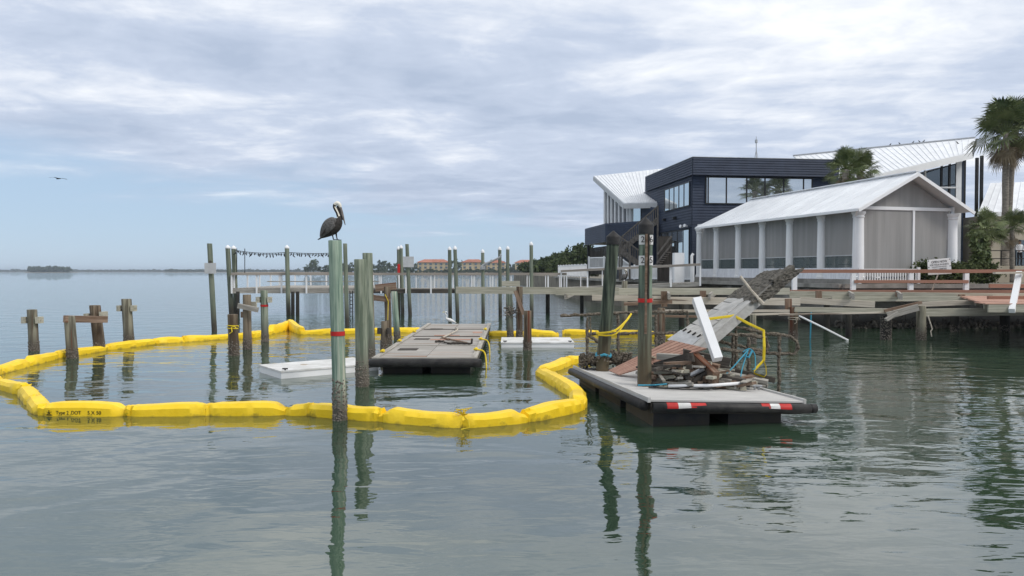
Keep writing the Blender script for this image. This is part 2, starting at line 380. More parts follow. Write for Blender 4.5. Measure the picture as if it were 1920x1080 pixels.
# breezier to the right and out in the bay, sheltered inside the boom
right = wn('ShaderNodeMapRange'); t_.links.new(sp.outputs[0], right.inputs[0]); right.inputs[1].default_value = 2; right.inputs[2].default_value = 10; right.inputs[3].default_value = 0; right.inputs[4].default_value = .55
far = wn('ShaderNodeMapRange'); t_.links.new(sp.outputs[1], far.inputs[0]); far.inputs[1].default_value = 16; far.inputs[2].default_value = 60; far.inputs[3].default_value = 0; far.inputs[4].default_value = 2.2
amp = wmath('ADD', wmath('ADD', wmath('MULTIPLY', patch, .9), .25), wmath('ADD', right.outputs[0], far.outputs[0]))
h = wmath('MULTIPLY', w1, .75)
h = wmath('ADD', h, wmath('MULTIPLY', w2, wmath('MULTIPLY', amp, .20)))
h = wmath('ADD', h, wmath('MULTIPLY', w3, wmath('MULTIPLY', amp, .030)))
bu = wn('ShaderNodeBump'); bu.inputs['Strength'].default_value = 1; bu.inputs['Distance'].default_value = .060
t_.links.new(h, bu.inputs['Height']); t_.links.new(bu.outputs[0], pb.inputs['Normal'])
MATS['water'] = wm
b = B()
ys = [-60, 0, 20, 60, 200, 800, 2500, 7000]
xs = [-7000, -1500, -300, -60, 0, 60, 300, 1500, 7000]
b.v = [Vector((x, y, 0)) for y in ys for x in xs]
for i in range(len(ys) - 1):
    for j in range(len(xs) - 1):
        a = i * len(xs) + j; b.f.append((a, a + 1, a + 1 + len(xs), a + len(xs))); b.m.append(0)
struct(b.build('water', 'water', origin=(0, 0, 0)))

# ---- near land behind a concrete seawall (right), shoreline runs back and to the left
SHORE = [Vector(q) for q in ((60, 35.5), (15.9, 35.5), (11.6, 51.0), (8.6, 57.0), (6.6, 68), (5.6, 95), (6.2, 130), (5.0, 190), (6, 260))]
def land(name, pts, z0, z1, mat):
    b = B(); n = len(pts)
    b.v = [Vector((p.x, p.y, z)) for z in (z0, z1) for p in pts]
    for i in range(n - 1): b.f.append((i, i + 1, n + i + 1, n + i)); b.m.append(0)
    b.f.append(tuple(range(n, 2 * n))); b.m.append(0)
    return struct(b.build(name, mat, origin=(pts[0].x, pts[0].y, 0)))
ring = SHORE + [Vector((200, 260)), Vector((200, 35.5))]
land('ground', ring, -1.5, 2.02, 'soil')
def wall_strip(name, pts, z0, z1, th, mat, label, cat):
    t0 = thing(name, label, cat, (pts[0].x, pts[0].y, 0))
    for a, c in zip(pts[:-1], pts[1:]):
        d = (c - a).normalized(); nrm = Vector((-d.y, d.x)) * -1
        n = max(1, int((c - a).length / 3.0))
        for k in range(n):
            p = a + (c - a) * (k / n) + d * .012; q = a + (c - a) * ((k + 1) / n) - d * .012
            bb = B(); off = .015 * (random.random() - .5)
            o1 = nrm * (th + off)
            bb.hexa([(p.x, p.y, z0), (q.x, q.y, z0), (q.x + o1.x, q.y + o1.y, z0), (p.x + o1.x, p.y + o1.y, z0),
                     (p.x, p.y, z1), (q.x, q.y, z1), (q.x + o1.x, q.y + o1.y, z1), (p.x + o1.x, p.y + o1.y, z1)])
            bb.build('wall_panel', mat, t0)
        cb = B(); o2 = nrm * (th + .07); o3 = nrm * -.25
        cb.hexa([(a.x + o3.x, a.y + o3.y, z1 + .002), (c.x + o3.x, c.y + o3.y, z1 + .002), (c.x + o2.x, c.y + o2.y, z1 + .002), (a.x + o2.x, a.y + o2.y, z1 + .002),
                 (a.x + o3.x, a.y + o3.y, z1 + .2), (c.x + o3.x, c.y + o3.y, z1 + .2), (c.x + o2.x, c.y + o2.y, z1 + .2), (a.x + o2.x, a.y + o2.y, z1 + .2)])
        cb.build('coping', mat, t0)
    return t0
sh_flip = [SHORE[i] for i in range(1, 6)]
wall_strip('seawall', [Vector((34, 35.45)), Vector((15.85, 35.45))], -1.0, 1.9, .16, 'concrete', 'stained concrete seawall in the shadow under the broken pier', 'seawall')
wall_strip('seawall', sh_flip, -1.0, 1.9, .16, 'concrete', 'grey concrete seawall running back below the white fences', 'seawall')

# ---- far shores
def far_land(name, x0, x1, Y, d, hgt):
    b = B(); n = 24; top = []
    for i in range(n + 1):
        x = x0 + (x1 - x0) * i / n; e = min(1, min(i, n - i) / 2.0)
        top.append((x, Y + 6 * (mnoise.noise((x * .01, 3, 0))), hgt * (.35 + .65 * e)))
    rings = [[(x, y - 4, -1), (x, y, hh), (x, y + d, hh), (x, y + d + 4, -1)] for x, y, hh in top]
    b.loft(rings)
    return struct(b.build(name, 'soil'))
def X(px, Y): return (px - CX) / FPX * Y
far_land('far_shore', X(575, 780), X(1060, 780), 780, 160, 1.6)
far_land('far_shore', X(-80, 3200), X(460, 3200), 3200, 200, 1.5)
far_land('far_shore', X(300, 2300), X(640, 2300), 2300, 200, 1.5)
far_land('island', X(45, 1800), X(122, 1800), 1800, 60, 1.0)
def leaf_cloud(bb, c, rad, n, size, seed=0, squash=.75):
    rnd = random.Random(seed)
    # clumps spread through the crown, each clump a handful of leaf-sized faces
    k = max(5, int(n / 26)); cl = []
    for i in range(k):
        while True:
            q = Vector((rnd.uniform(-1, 1), rnd.uniform(-1, 1), rnd.uniform(-1, 1)))
            if .25 < q.length < 1: break
        cl.append((Vector((q.x * rad.x, q.y * rad.y, q.z * rad.z)) + c, rnd.uniform(.22, .42)))
    for i in range(n):
        cc, s = cl[rnd.randrange(k)]
        g = Vector((rnd.gauss(0, .5), rnd.gauss(0, .5), rnd.gauss(0, .42)))
        p = cc + Vector((g.x * rad.x, g.y * rad.y, g.z * rad.z)) * s
        a = Vector((rnd.gauss(0, 1), rnd.gauss(0, 1), rnd.gauss(0, .6))).normalized(); d = a.orthogonal().normalized()
        d.rotate(Matrix.Rotation(rnd.uniform(0, 6.28), 3, a)); e2 = a.cross(d); z = size * rnd.uniform(.6, 1.4)
        bb.add([p - d * z, p + e2 * z * .55, p + d * z, p - e2 * z * .55], [(0, 1, 2, 3)])
def wood_mass(name, x0px, x1px, Y, hmin, hmax, label, n, size, seed, base=1.0, group=None):
    bb = B(); rnd = random.Random(seed); x = X(x0px, Y); x1 = X(x1px, Y); i = 0
    while x < x1:
        hh = rnd.uniform(hmin, hmax) * (.75 + .5 * abs(mnoise.noise((x * .02, seed, 0))) * 1.5); wd = hh * rnd.uniform(.5, .9)
        leaf_cloud(bb, Vector((x, Y + rnd.uniform(2, 30), base + hh * .52)), Vector((wd, wd, hh * .5)), n, size, seed * 100 + i); x += wd * .8; i += 1
    o = bb.build(name, 'leaf_far', label=label, cat='trees'); o['kind'] = 'stuff'; return o
wood_mass('far_woods', 578, 1010, 800, 9, 15, 'dark strip of woods lining the far shore behind the pier', 260, 1.2, 3)
wood_mass('island_woods', 48, 120, 1805, 12, 15, 'grey green mangroves covering the low island at far left', 500, 2.2, 5)
wood_mass('coast_woods', -70, 455, 3230, 6, 12, 'thin hazy tree line on the distant coast at left', 60, 4, 8)
wood_mass('coast_woods', 310, 640, 2330, 5, 9, 'thin hazy tree line on the coast behind the string lights', 70, 3, 9)
wood_mass('shore_bushes', 690, 1010, 742, 3, 6, 'low green bushes along the far waterline below the red roofs', 120, .9, 13)
# condominiums with red tiled roofs
def condo(px0, px1, Y, top_py, label):
    x0, x1 = X(px0, Y), X(px1, Y); z0 = 1.6; z1 = P(0, top_py, Y).z; roof = z1 - 3.2
    t0 = thing('apartment_building', label, 'building', ((x0 + x1) / 2, Y, z0), 'red roofed buildings on the far shore')
    bb = B(); bb.box((x0, Y, z0), (x1, Y + 14, roof)); bb.build('wall', 'stucco', t0)
    bb = B(); e = 1.2
    bb.v = [Vector(q) for q in ((x0 - e, Y - e, roof), (x1 + e, Y - e, roof), (x1 + e, Y + 15, roof), (x0 - e, Y + 15, roof), (x0 + 6, Y + 7, z1), (x1 - 6, Y + 7, z1))]
    bb.f = [(0, 1, 5, 4), (1, 2, 5), (2, 3, 4, 5), (3, 0, 4), (3, 2, 1, 0)]; bb.m = [0] * 5
    bb.build('roof', 'terracotta', t0)
    n = max(3, int((x1 - x0) / 5)); fl = 3; fh = (roof - z0) / fl
    for i in range(n):
        for k in range(fl):
            bb = B(); xx = x0 + (i + .5) * (x1 - x0) / n; zz = z0 + k * fh + .6
            bb.box((xx - 1.2, Y - .15, zz), (xx + 1.2, Y + .1, zz + fh * .62)); bb.build('window', 'glass_dark', t0)
condo(783, 842, 760, 486, 'long cream building with red roof left of the paired capped pilings')
condo(866, 908, 770, 486, 'cream red-roofed building behind the pier, second from left')
condo(912, 948, 790, 487, 'cream red-roofed building behind the pier, third from left')
condo(966, 1003, 800, 487, 'rightmost cream red-roofed building next to the dark woods')
# low far jetty line
bb = B(); bb.box((X(700, 740), 740, .9), (X(1045, 740), 743, 1.6))
for i in range(60):
    x = X(702 + i * 5.7, 740); bb.box((x, 740.3, -1), (x + .5, 740.8, .9))
bb.build('far_jetty', 'wood_dark', label='long low dark jetty along the far shore', cat='jetty')

# ---- trees on the near point (right of the far shore)
def tree(px, py_top, Y, wpx, label, seed, n=1500, pine=False, base=2.0):
    x = X(px, Y); zt = P(px, py_top, Y).z; rad = wpx / FPX * Y / 2; ht = zt - base
    t0 = thing('pine_tree' if pine else 'broadleaf_tree', label, 'tree', (x, Y, base), 'trees on the point beyond the restaurant')
    bb = B(); rnd = random.Random(seed)
    bb.tube([(x, Y, base - .3), (x + .2, Y, base + ht * .4), (x - .1, Y, base + ht * .85)], [.3, .22, .06], 7)
    for i in range(6):
        a = rnd.uniform(0, 6.28); z = base + ht * rnd.uniform(.35, .75)
        bb.tube([(x, Y, z), (x + math.cos(a) * rad * .7, Y + math.sin(a) * rad * .7, z + ht * .14)], [.1, .03], 5)
    bb.build('trunk', 'bark', t0)
    bb = B(); c0 = .72 if pine else .55
    leaf_cloud(bb, Vector((x, Y, base + ht * c0)), Vector((rad, rad, ht * (1 - c0))), n, .26 if pine else .34, seed)
    bb.build('crown', 'leaf', t0)
TR = [(1094, 455, 130, 40, True, 'tallest airy pine beside the restaurant balcony'), (1066, 468, 140, 34, False, 'round dark tree left of the tall pine'),
      (1083, 474, 120, 40, False, 'dense low tree in front of the tall pine'), (1048, 474, 150, 34, True, 'thin pine on the wooded point'),
      (1030, 482, 165, 36, False, 'mid height dark tree in the middle of the wooded point'), (1008, 486, 190, 34, False, 'low dark tree near the left tip of the point'),
      (988, 492, 200, 30, False, 'small leftmost tree at the tip of the point'), (1106, 466, 112, 36, False, 'dark tree partly hidden by the balcony'),
      (1052, 486, 115, 40, False, 'low bushy tree behind the white fence'), (1020, 492, 140, 40, False, 'low shrubby tree at the water side of the point'),
      (1118, 474, 100, 34, False, 'dark tree under the navy balcony')]
for i, (a, c, Y, wd, pn, lb) in enumerate(TR): tree(a, c, Y, wd, lb, 40 + i, 1100 if pn else 1200, pn)
# extend the point so the left trees stand on ground
land('ground', [Vector(q) for q in ((5.7, 100), (4.8, 118), (1.0, 170), (.5, 215), (6, 240), (9, 240), (9, 100))], -1.0, 1.98, 'soil')

# ---- haze: even air around everything
hm = bpy.data.materials.new('haze'); hm.use_nodes = True; ht_ = hm.node_tree; ht_.nodes.clear()
vo = ht_.nodes.new('ShaderNodeVolumePrincipled'); vo.inputs['Color'].default_value = (.72, .82, .94, 1); vo.inputs['Density'].default_value = .00018
vo.inputs['Anisotropy'].default_value = .2
mo = ht_.nodes.new('ShaderNodeOutputMaterial'); ht_.links.new(vo.outputs[0], mo.inputs['Volume']); MATS['haze'] = hm
bb = B(); bb.box((-7100, -80, -3), (7100, 7100, 18)); o = bb.build('haze', 'haze', label='pale even sea haze over the whole bay', cat='haze'); o['kind'] = 'stuff'
# ================================================================ PILINGS
def pile_mesh(bb, base, top, r, n=14, zlow=-1.2, wob=.04, seed=0):
    base, top = Vector(base), Vector(top); d = (top - base) / (top.z - base.z)
    p0 = base + d * (zlow - base.z); k = max(4, int((top.z - zlow) / .25)); rnd = random.Random(seed); rings = []
    for i in range(k + 1):
        c = p0 + (top - p0) * (i / k); rr = r * (1.04 - .08 * i / k)
        rings.append([c + Vector((math.cos(6.2832 * j / n), math.sin(6.2832 * j / n), 0)) * rr * (1 + wob * mnoise.noise((j * .8 + seed * 3.1, i * .35, seed))) for j in range(n)])
    c = top + Vector((0, 0, .012)); rings.append([c + (q - top) * .93 for q in rings[-1]])
    bb.loft(rings)
    return d
def barnacles(parent, base, d, r, z0, z1, n, seed, size=.022, mat='barnacle'):
    bb = B(); rnd = random.Random(seed)
    for i in range(n):
        z = z0 + (z1 - z0) * rnd.random() ** 1.5; a = rnd.uniform(0, 6.2832); s = size * rnd.uniform(.5, 1.4)
        c = Vector(base) + Vector(d) * (z - base.z); o = Vector((math.cos(a), math.sin(a), 0)); tt = Vector((-o.y, o.x, 0))
        p = c + o * (r * .99)
        bb.add([p - tt * s, p + Vector((0, 0, s)), p + tt * s, p - Vector((0, 0, s)), p + o * s * .9], [(0, 1, 4), (1, 2, 4), (2, 3, 4), (3, 0, 4)])
    o = bb.build('barnacle_crust', mat, parent); o['kind'] = 'stuff'
def band(parent, base, d, r, z0, z1, mat, name='tape_band'):
    bb = B(); rings = []
    for z in (z0, z1):
        c = Vector(base) + Vector(d) * (z - base.z); rings.append([c + Vector((math.cos(6.2832 * j / 18), math.sin(6.2832 * j / 18), 0)) * (r * 1.035 + .004) for j in range(18)])
    bb.loft(rings, cap=False); bb.build(name, mat, parent, True)
def pile(bpx, bpy_, tpx, tpy, wpx, mat, label, group=None, cap=None, blocks=None, barn=0, tape=None, seed=0, Y=None, name='piling', n=14):
    base = W(bpx, bpy_, 0); 
    if Y: base = P(bpx, bpy_, Y)
    top = P(tpx, tpy, base.y); r = wpx / FPX * base.y / 2
    b0 = Vector(base); dd = (top - b0) / (top.z - b0.z); b0 = b0 + dd * (0 - b0.z)
    t0 = thing(name, label, 'piling', (b0.x, b0.y, 0), group)
    bb = B(); d = pile_mesh(bb, b0, top, r, n, seed=seed + int(bpx)); bb.build('shaft', mat, t0, True, ang=50)
    if cap == 'cone' or cap == 'black':
        cb = B(); rr = r * (1.14 if cap == 'black' else 1.08); hh = .17 if cap == 'black' else .16; c = top
        rings = [[c + Vector((math.cos(6.2832 * j / 18), math.sin(6.2832 * j / 18), 0)) * q + Vector((0, 0, z)) for j in range(18)] for q, z in ((rr, -.16 if cap == 'black' else -.06), (rr, .02), (rr * .98, .03), (rr * .5, hh * .62), (.012, hh))]
        cb.loft(rings); cb.build('cap', 'white' if cap == 'cone' else 'rubber', t0, True, ang=40)
    if blocks:                       # sawn bolted blocks left from the removed cross beams
        for (ty, hw) in blocks:
            z = P(tpx, ty, base.y).z; c = b0 + dd * (z)
            for s in (-1, 1):
                off = Vector((s * (r + .075), 0, .03 * (s if hw > .35 else 0)))
                plank('bolted_block', c + off + Vector((.01 * s, -hw * .42, 0)), c + off + Vector((-.01 * s, hw * .42, 0)), .13, .22, 'wood_beam', t0)
            bb = B(); bb.tube([c + Vector((-r - .17, -.05, 0)), c + Vector((r + .17, -.05, 0))], .018, 6); bb.build('bolt', 'steel', t0)
    if not barn and wpx >= 12 and name == 'piling' and mat not in ('pile_creo', 'pile_numbered', 'pile_far'): barn = .32
    if barn: barnacles(t0, b0, dd, r, -.05, barn, int(120 + barn * 420), int(bpx))
    if tape:
        z = P(tpx, tape, base.y).z; band(t0, b0, dd, r, z - .04, z + .04, 'red')
    return t0, b0, dd, r, top
G1 = 'weathered pilings standing in the water'
main = pile(638, 787, 628, 452, 25.5, 'pile_green', 'tall pale green piling with red tape band carrying the pelican', barn=.75, tape=625, n=20)
pile(679.5, 724, 675.5, 487, 24, 'pile_green_b', 'thick pale grey green piling just right of the pelican piling', barn=.6, n=18)
pile(694, 674, 689, 475, 19.5, 'pile_green_b', 'greenish brown piling touching the left corner of the grey floating dock', n=16)
pile(745, 636, 739, 547, 12, 'pile_green', 'leaning green piling along the left edge of the grey floating dock')
F_ = pile(729, 646, 726, 538, 12.5, 'pile_brown', 'brown piling under a short cross beam left of the leaning green piling')
G_ = pile(720, 655, 721, 603, 13, 'pile_brown', 'short sawn brown piling with a bracket beside the grey dock')
pile(64, 658, 60, 581, 17.5, 'pile_grey', 'leftmost short piling with bolted blocks behind the boom', blocks=[(600, .33)])
I_ = pile(136, 671, 130, 593, 19.5, 'pile_grey', 'short bare piling holding the left end of a broken board')
J_ = pile(187, 658, 178, 573, 20, 'pile_brown', 'rust stained piling with bolted blocks at the board right end', blocks=[(592, .42)])
pile(242, 643, 237, 561, 18, 'pile_grey', 'stubby piling with one bolted block pair right of the rusty one', blocks=[(578, .33)])
L_ = pile(402, 622, 393, 457, 9.5, 'pile_far', 'tall thin leaning piling carrying the left blank sign')
M_ = pile(439, 666, 436, 590, 19, 'pile_brown', 'short brown piling tied with a yellow cord', barn=.45)
N_ = pile(464, 655, 463, 553, 15.5, 'pile_brown', 'brown piling with two tilted cross boards', barn=.4)
pile(497, 641, 495, 545, 13.5, 'pile_green_b', 'slim piling with bolted blocks and a red mark', blocks=[(562, .3)], tape=573)
P1_ = pile(957, 632, 955, 552, 12, 'pile_green_b', 'green piling with a barnacle clump right of the grey dock', barn=.3)
P2_ = pile(974, 632, 974, 538, 12.5, 'pile_brown', 'brown piling with a split board leaning on it')
P3_ = pile(989, 656, 989, 583, 15.5, 'pile_brown', 'short rust streaked piling standing against the small white float')
pile(1240, 645, 1240, 578, 15, 'pile_brown', 'short brown piling behind the tall numbered piling')
Q_ = pile(1487, 634, 1487, 576, 17, 'pile_brown', 'short piling with cord wound round it right of the debris')
pile(1412, 645, 1412, 590, 12, 'pile_grey', 'short grey piling hidden behind the tilted grey ramp')
R_ = pile(1727, 637, 1727, 574, 17, 'pile_grey', 'pale piling with barnacled foot under the collapsed boards', barn=.5)
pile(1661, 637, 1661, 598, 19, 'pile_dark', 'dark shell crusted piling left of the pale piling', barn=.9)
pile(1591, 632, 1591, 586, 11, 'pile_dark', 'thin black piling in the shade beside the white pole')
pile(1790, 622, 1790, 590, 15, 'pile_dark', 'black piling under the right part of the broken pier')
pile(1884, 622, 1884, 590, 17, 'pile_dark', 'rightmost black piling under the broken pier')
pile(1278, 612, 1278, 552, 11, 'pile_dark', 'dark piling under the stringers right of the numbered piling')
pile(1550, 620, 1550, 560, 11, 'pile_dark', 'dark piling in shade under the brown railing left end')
# tall creosote piles that hold the debris float
T1_ = pile(1129, 694, 1150, 446, 24, 'pile_creo', 'leaning dark piling with black cone cap, left of the numbered one', cap='black', Y=17.5, n=18)
T2_ = pile(1208, 721, 1211, 424, 26, 'pile_numbered', 'dark piling with white painted numbers and red tape on the debris float', cap='black', Y=14.7, tape=563, n=20)
t0, b0, dd, r, top = T2_
for (py, tx) in ((450, '2  6'), (488.5, '2  5')):
    z = P(1208, py, b0.y).z
    bb = B(); rings = []
    for zz in (z - .095, z + .095):
        c = b0 + dd * zz
        rings.append([c + Vector((math.sin(a), -math.cos(a), 0)) * (r * 1.02 + .004) for a in [R(-78 + 12 * k) for k in range(14)]])
    n = 14
    bb.v = rings[0] + rings[1]
    for j in range(13):
        if 4 < j < 8: continue             # paint worn off where the rust streak runs
        bb.f.append((j, j + 1, n + j + 1, n + j)); bb.m.append(0)
    bb.build('painted_patch', 'white_dirty', t0)
    c = b0 + dd * z
    text_mesh(tx[0], .17, 'ink', 'painted_number', t0, c + Vector((-.085, -r * 1.05 + .0, 0)), (1, .28, 0) if False else (1, -.55, 0), (0, 0, 1))
    text_mesh(tx[-1], .17, 'ink', 'painted_number', t0, c + Vector((.085, -r * 1.05 + .0, 0)), (1, .55, 0), (0, 0, 1))
for (a0, a1, zb, zt, m_s) in ((-14, 6, P(1208, 625, b0.y).z, P(1208, 428, b0.y).z, 'wood_rust'), (7, 22, P(1208, 560, b0.y).z, P(1208, 430, b0.y).z, 'pile_dark')):
    bb = B(); rings = []                  # bark-like strips where the wood has split and stained
    for k in range(25):
        zz = zb + (zt - zb) * k / 24; c = b0 + dd * zz; w0 = 3.5 * mnoise.noise((k * .5, a0, 2)); w1 = 3.5 * mnoise.noise((k * .6, a1, 5))
        rings.append([c + Vector((math.sin(R(a)), -math.cos(R(a)), 0)) * (r * 1.03 + e_) for a, e_ in ((a0 + w0, .0), (a0 + w0 + 2, .012), (a1 + w1 - 2, .012), (a1 + w1, .0))])
    bb.loft(rings); bb.build('split_strip', m_s, t0)
bb = B(); bb.tube([T1_[1] + T1_[2] * .72 + Vector((math.cos(a) * (T1_[3] + .02), math.sin(a) * (T1_[3] + .02), .03 * math.sin(3 * a))) for a in [R(30 * k) for k in range(13)]], .03, 6)
bb.build('blue_strap', 'rope_blue', T1_[0])

# cords, boards, clumps on the left piles
def cord(px, py, Yp, r, parent, mat='strap', name='cord'):
    c = P(px, py, Yp); bb = B(); pts = []
    for k in range(26):
        a = k * .5; pts.append(c + Vector((math.cos(a) * (r + .012), math.sin(a) * (r + .012), .05 * math.sin(a * .37))))
    bb.tube(pts, .014, 5); bb.tube([c + Vector((.02, -r - .02, 0)), c + Vector((.06, -r - .06, -.14)), c + Vector((-.03, -r - .05, -.2))], .016, 5)
    bb.tube([c + Vector((.02, -r - .02, 0)), c + Vector((.14, -r - .05, .03)), c + Vector((.2, -r - .05, -.05))], .016, 5)
    bb.build(name, mat, parent)
cord(436.5, 613, M_[1].y, M_[3], M_[0]); cord(1487, 597, Q_[1].y, Q_[3], Q_[0], 'wood_pale')
Yb = (I_[1].y + J_[1].y) / 2
plank('loose_board', P(121, 598, I_[1].y - .25), P(200, 599, J_[1].y - .3), .09, .22, 'wood_rust', label='rust stained board bridging two short pilings at left', cat='board')
c = N_[1] + N_[2] * P(463, 575, N_[1].y).z
plank('cross_board', P(446, 573, N_[1].y - .24), P(484, 581, N_[1].y - .24), .09, .17, 'wood_grey', N_[0])
plank('cross_board', P(452, 590, N_[1].y + .24), P(470, 590, N_[1].y + .24), .09, .2, 'wood_rust', N_[0])
plank('cross_board', P(470, 571, N_[1].y + .24), P(481, 571, N_[1].y + .24), .09, .2, 'wood_beam', N_[0])
plank('cross_beam', P(704, 540, F_[1].y + .26), P(743, 536, F_[1].y + .26), .1, .26, 'wood_rust', F_[0])
plank('cross_beam', P(700, 558, F_[1].y - .25), P(732, 562, F_[1].y - .25), .1, .2, 'wood_rust', F_[0])
bb = B(); bb.tube([P(722, 552, F_[1].y - .3), P(728, 565, F_[1].y - .32), P(727, 600, F_[1].y - .3)], .03, 6, flat=(.4, 1)); bb.build('strap', 'strap', F_[0])
for s in (-1, 1):
    plank('bracket', P(720 + 9 * s, 615, G_[1].y - .1), P(720 + 9 * s, 626, G_[1].y - .1), .12, .14, 'wood_dark', G_[0])
# blank signs
for (root, px, py, Yp, lbl) in ((L_, 394.5, 503, L_[1].y, 'left'),):
    bb = B(); a = P(383.5, 493, Yp - .2); c = P(405, 513, Yp - .2); bb.box((a.x, a.y - .015, c.z), (c.x, a.y + .015, a.z)); bb.build('sign_panel', 'sign_grey', root[0])
    bb = B(); bb.tube([P(394, 489, Yp - .16), P(397, 491, Yp - .2), P(394, 493, Yp - .2), P(392, 490, Yp - .2)], .03, 6); bb.build('wire_knot', 'wood_dark', root[0])
barnb = B()
rnd = random.Random(5)
for i in range(260):
    q = Vector((rnd.gauss(0, .13), rnd.gauss(0, .13), rnd.gauss(0, .14))); p = P(957, 584, P1_[1].y - .1) + q; s = .035 * rnd.uniform(.5, 1.4)
    a = Vector((rnd.gauss(0, 1), rnd.gauss(0, 1), rnd.gauss(0, 1))).normalized(); e1 = a.orthogonal().normalized(); e2 = a.cross(e1)
    barnb.add([p + e1 * s, p + e2 * s, p - e1 * s, p - e2 * s, p + a * s], [(0, 1, 4), (1, 2, 4), (2, 3, 4), (3, 0, 4), (3, 2, 1, 0)])
o = barnb.build('shell_clump', 'barnacle', P1_[0]); o['kind'] = 'stuff'
plank('split_board', P(966, 545, P2_[1].y - .25), P(982, 590, P2_[1].y - .3), .16, .05, 'wood_rust', P2_[0], up=(0, -1, 0))
plank('cross_plate', P(941, 532, P2_[1].y - .3), P(975, 532, P2_[1].y - .3), .08, .22, 'wood_beam', P2_[0])

# ================================================================ FAR PIER
GP = 'capped pilings of the far pier'
FPIL = [(434, 589, 427, 464, 9, 'cone', 'first capped piling at the left end of the far pier'), (443, 588, 438, 465, 9, 'cone', 'second capped piling at the left end of the far pier, string lights tied on'),
        (541, 590, 538, 464, 8.5, 'cone', 'capped piling in the middle of the string lights'), (651, 611, 647, 457, 8, None, 'thin dark piling directly behind the pelican piling'),
        (748, 588, 747, 466, 6, 'cone', 'capped piling with a red tube fixed to it'), (755, 588, 752, 464, 6.5, 'cone', 'capped piling right beside the red tube'),
        (769, 591, 763, 458, 7, None, 'uncapped tall piling carrying the right blank sign'), (844, 592, 843, 467, 7, 'cone', 'left capped piling of the pair right of the red tube pair'),
        (858, 598, 853, 466, 7, 'cone', 'right capped piling of the pair right of the red tube pair'), (906, 595, 905, 472, 6.5, 'cone', 'capped piling at the foot of the bent lamp arm'),
        (938, 592, 937, 467, 6.5, 'cone', 'capped piling at the raised end of the bent lamp arm'), (952, 592, 952, 466, 6.5, 'cone', 'capped piling above the board plate'),
        (997, 595, 996, 458, 7, 'cone', 'tallest capped piling at right of the far pier'), (1027, 586, 1027, 551, 8, None, 'dark stub piling under the bare stringer beam'),
        (1091, 588, 1091, 553, 7, None, 'dark stub piling left of the leaning capped piling')]
fp = {}
for i, (a, c, d, e_, wd, cp, lb) in enumerate(FPIL):
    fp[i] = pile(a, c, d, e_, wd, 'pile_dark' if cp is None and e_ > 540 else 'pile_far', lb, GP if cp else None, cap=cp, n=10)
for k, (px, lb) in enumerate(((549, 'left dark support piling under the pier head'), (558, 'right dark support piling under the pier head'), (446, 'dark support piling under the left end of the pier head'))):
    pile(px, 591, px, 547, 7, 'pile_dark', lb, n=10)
bb = B(); a = P(756, 481, fp[6][1].y - .15); c = P(776, 501, fp[6][1].y - .15); bb.box((a.x, a.y - .015, c.z), (c.x, a.y + .015, a.z)); bb.build('sign_panel', 'sign_grey', fp[6][0])
bb = B(); q = fp[4][1].y - .2; bb.tube([P(747.5, 495, q), P(747.5, 512, q)], .085, 8); bb.build('red_tube', 'red', fp[4][0])
bb = B(); q = fp[4][1].y - .2; bb.tube([P(747.5, 512, q), P(748.5, 545, q)], .06, 8); bb.build('white_tube', 'white', fp[4][0])
bb = B(); q = fp[9][1].y - .2
bb.tube([P(902, 506, q), P(906, 497, q), P(936, 483, q), P(938, 476, q)], .06, 6, steps=5); bb.tube([P(908, 500, q), P(922, 487, q)], .035, 6)
bb.tube([P(903, 503, q), P(910, 503, q)], .12, 6)
bb.build('bent_lamp_arm', 'steel', label='bent grey lamp arm slanting between two capped pilings', cat='lamp arm')

pier = thing('far_pier', 'long far pier with grey rails, white posts and a wide left head', 'pier', (X(560, 47), 47, 0))
YF, YB, ZD = 46.6, 56.0, 1.62
x0, x1 = X(436, YF), X(700, YF)
n = 64
for i in range(n):                                   # deck boards run away from the viewer
    a = x0 + (x1 - x0) * i / n; wd = (x1 - x0) / n
    plank('deck_board', (a + wd / 2, YF, ZD), (a + wd / 2, YB, ZD), wd - .012, .05, 'wood_grey', pier)
plank('fascia_board', (x0, YF - .05, ZD - .16), (x1, YF - .05, ZD - .16), .06, .27, 'wood_grey', pier)
plank('fascia_board', (x0 - .03, YF, ZD - .16), (x0 - .03, YB, ZD - .16), .06, .27, 'wood_grey', pier)
plank('bench_board', (x0 + 1.5, YF + 2.2, ZD + .42), (x1, YF + 2.2, ZD + .42), .4, .06, 'wood_grey', pier)
def rail_run(parent, p, q, n, hgt, post='white', rail='rail_grey', wdt=.09, low=.0, rh=.14, rw=.2, skip=()):
    p, q = Vector(p), Vector(q)
    plank('top_rail', p + Vector((0, 0, hgt)), q + Vector((0, 0, hgt)), rw, rh, rail, parent)
    for i in range(n + 1):
        if i in skip: continue
        c = p + (q - p) * (i / n)
        bb = B(); bb.box((c.x - wdt / 2, c.y - wdt / 2, c.z - low), (c.x + wdt / 2, c.y + wdt / 2, c.z + hgt - rh / 2 - .002)); bb.build('rail_post', post, parent)
ZR = .92
rail_run(pier, (x0, YF - .14, ZD), (X(855, YF), YF - .14, ZD), 9, ZR, low=.3)
rail_run(pier, (x0 + .1, YF, ZD + .03), (x0 + .1, YB, ZD + .03), 4, ZR)
rail_run(pier, (x0, YB, ZD + .03), (X(700, YB), YB, ZD + .03), 6, ZR)
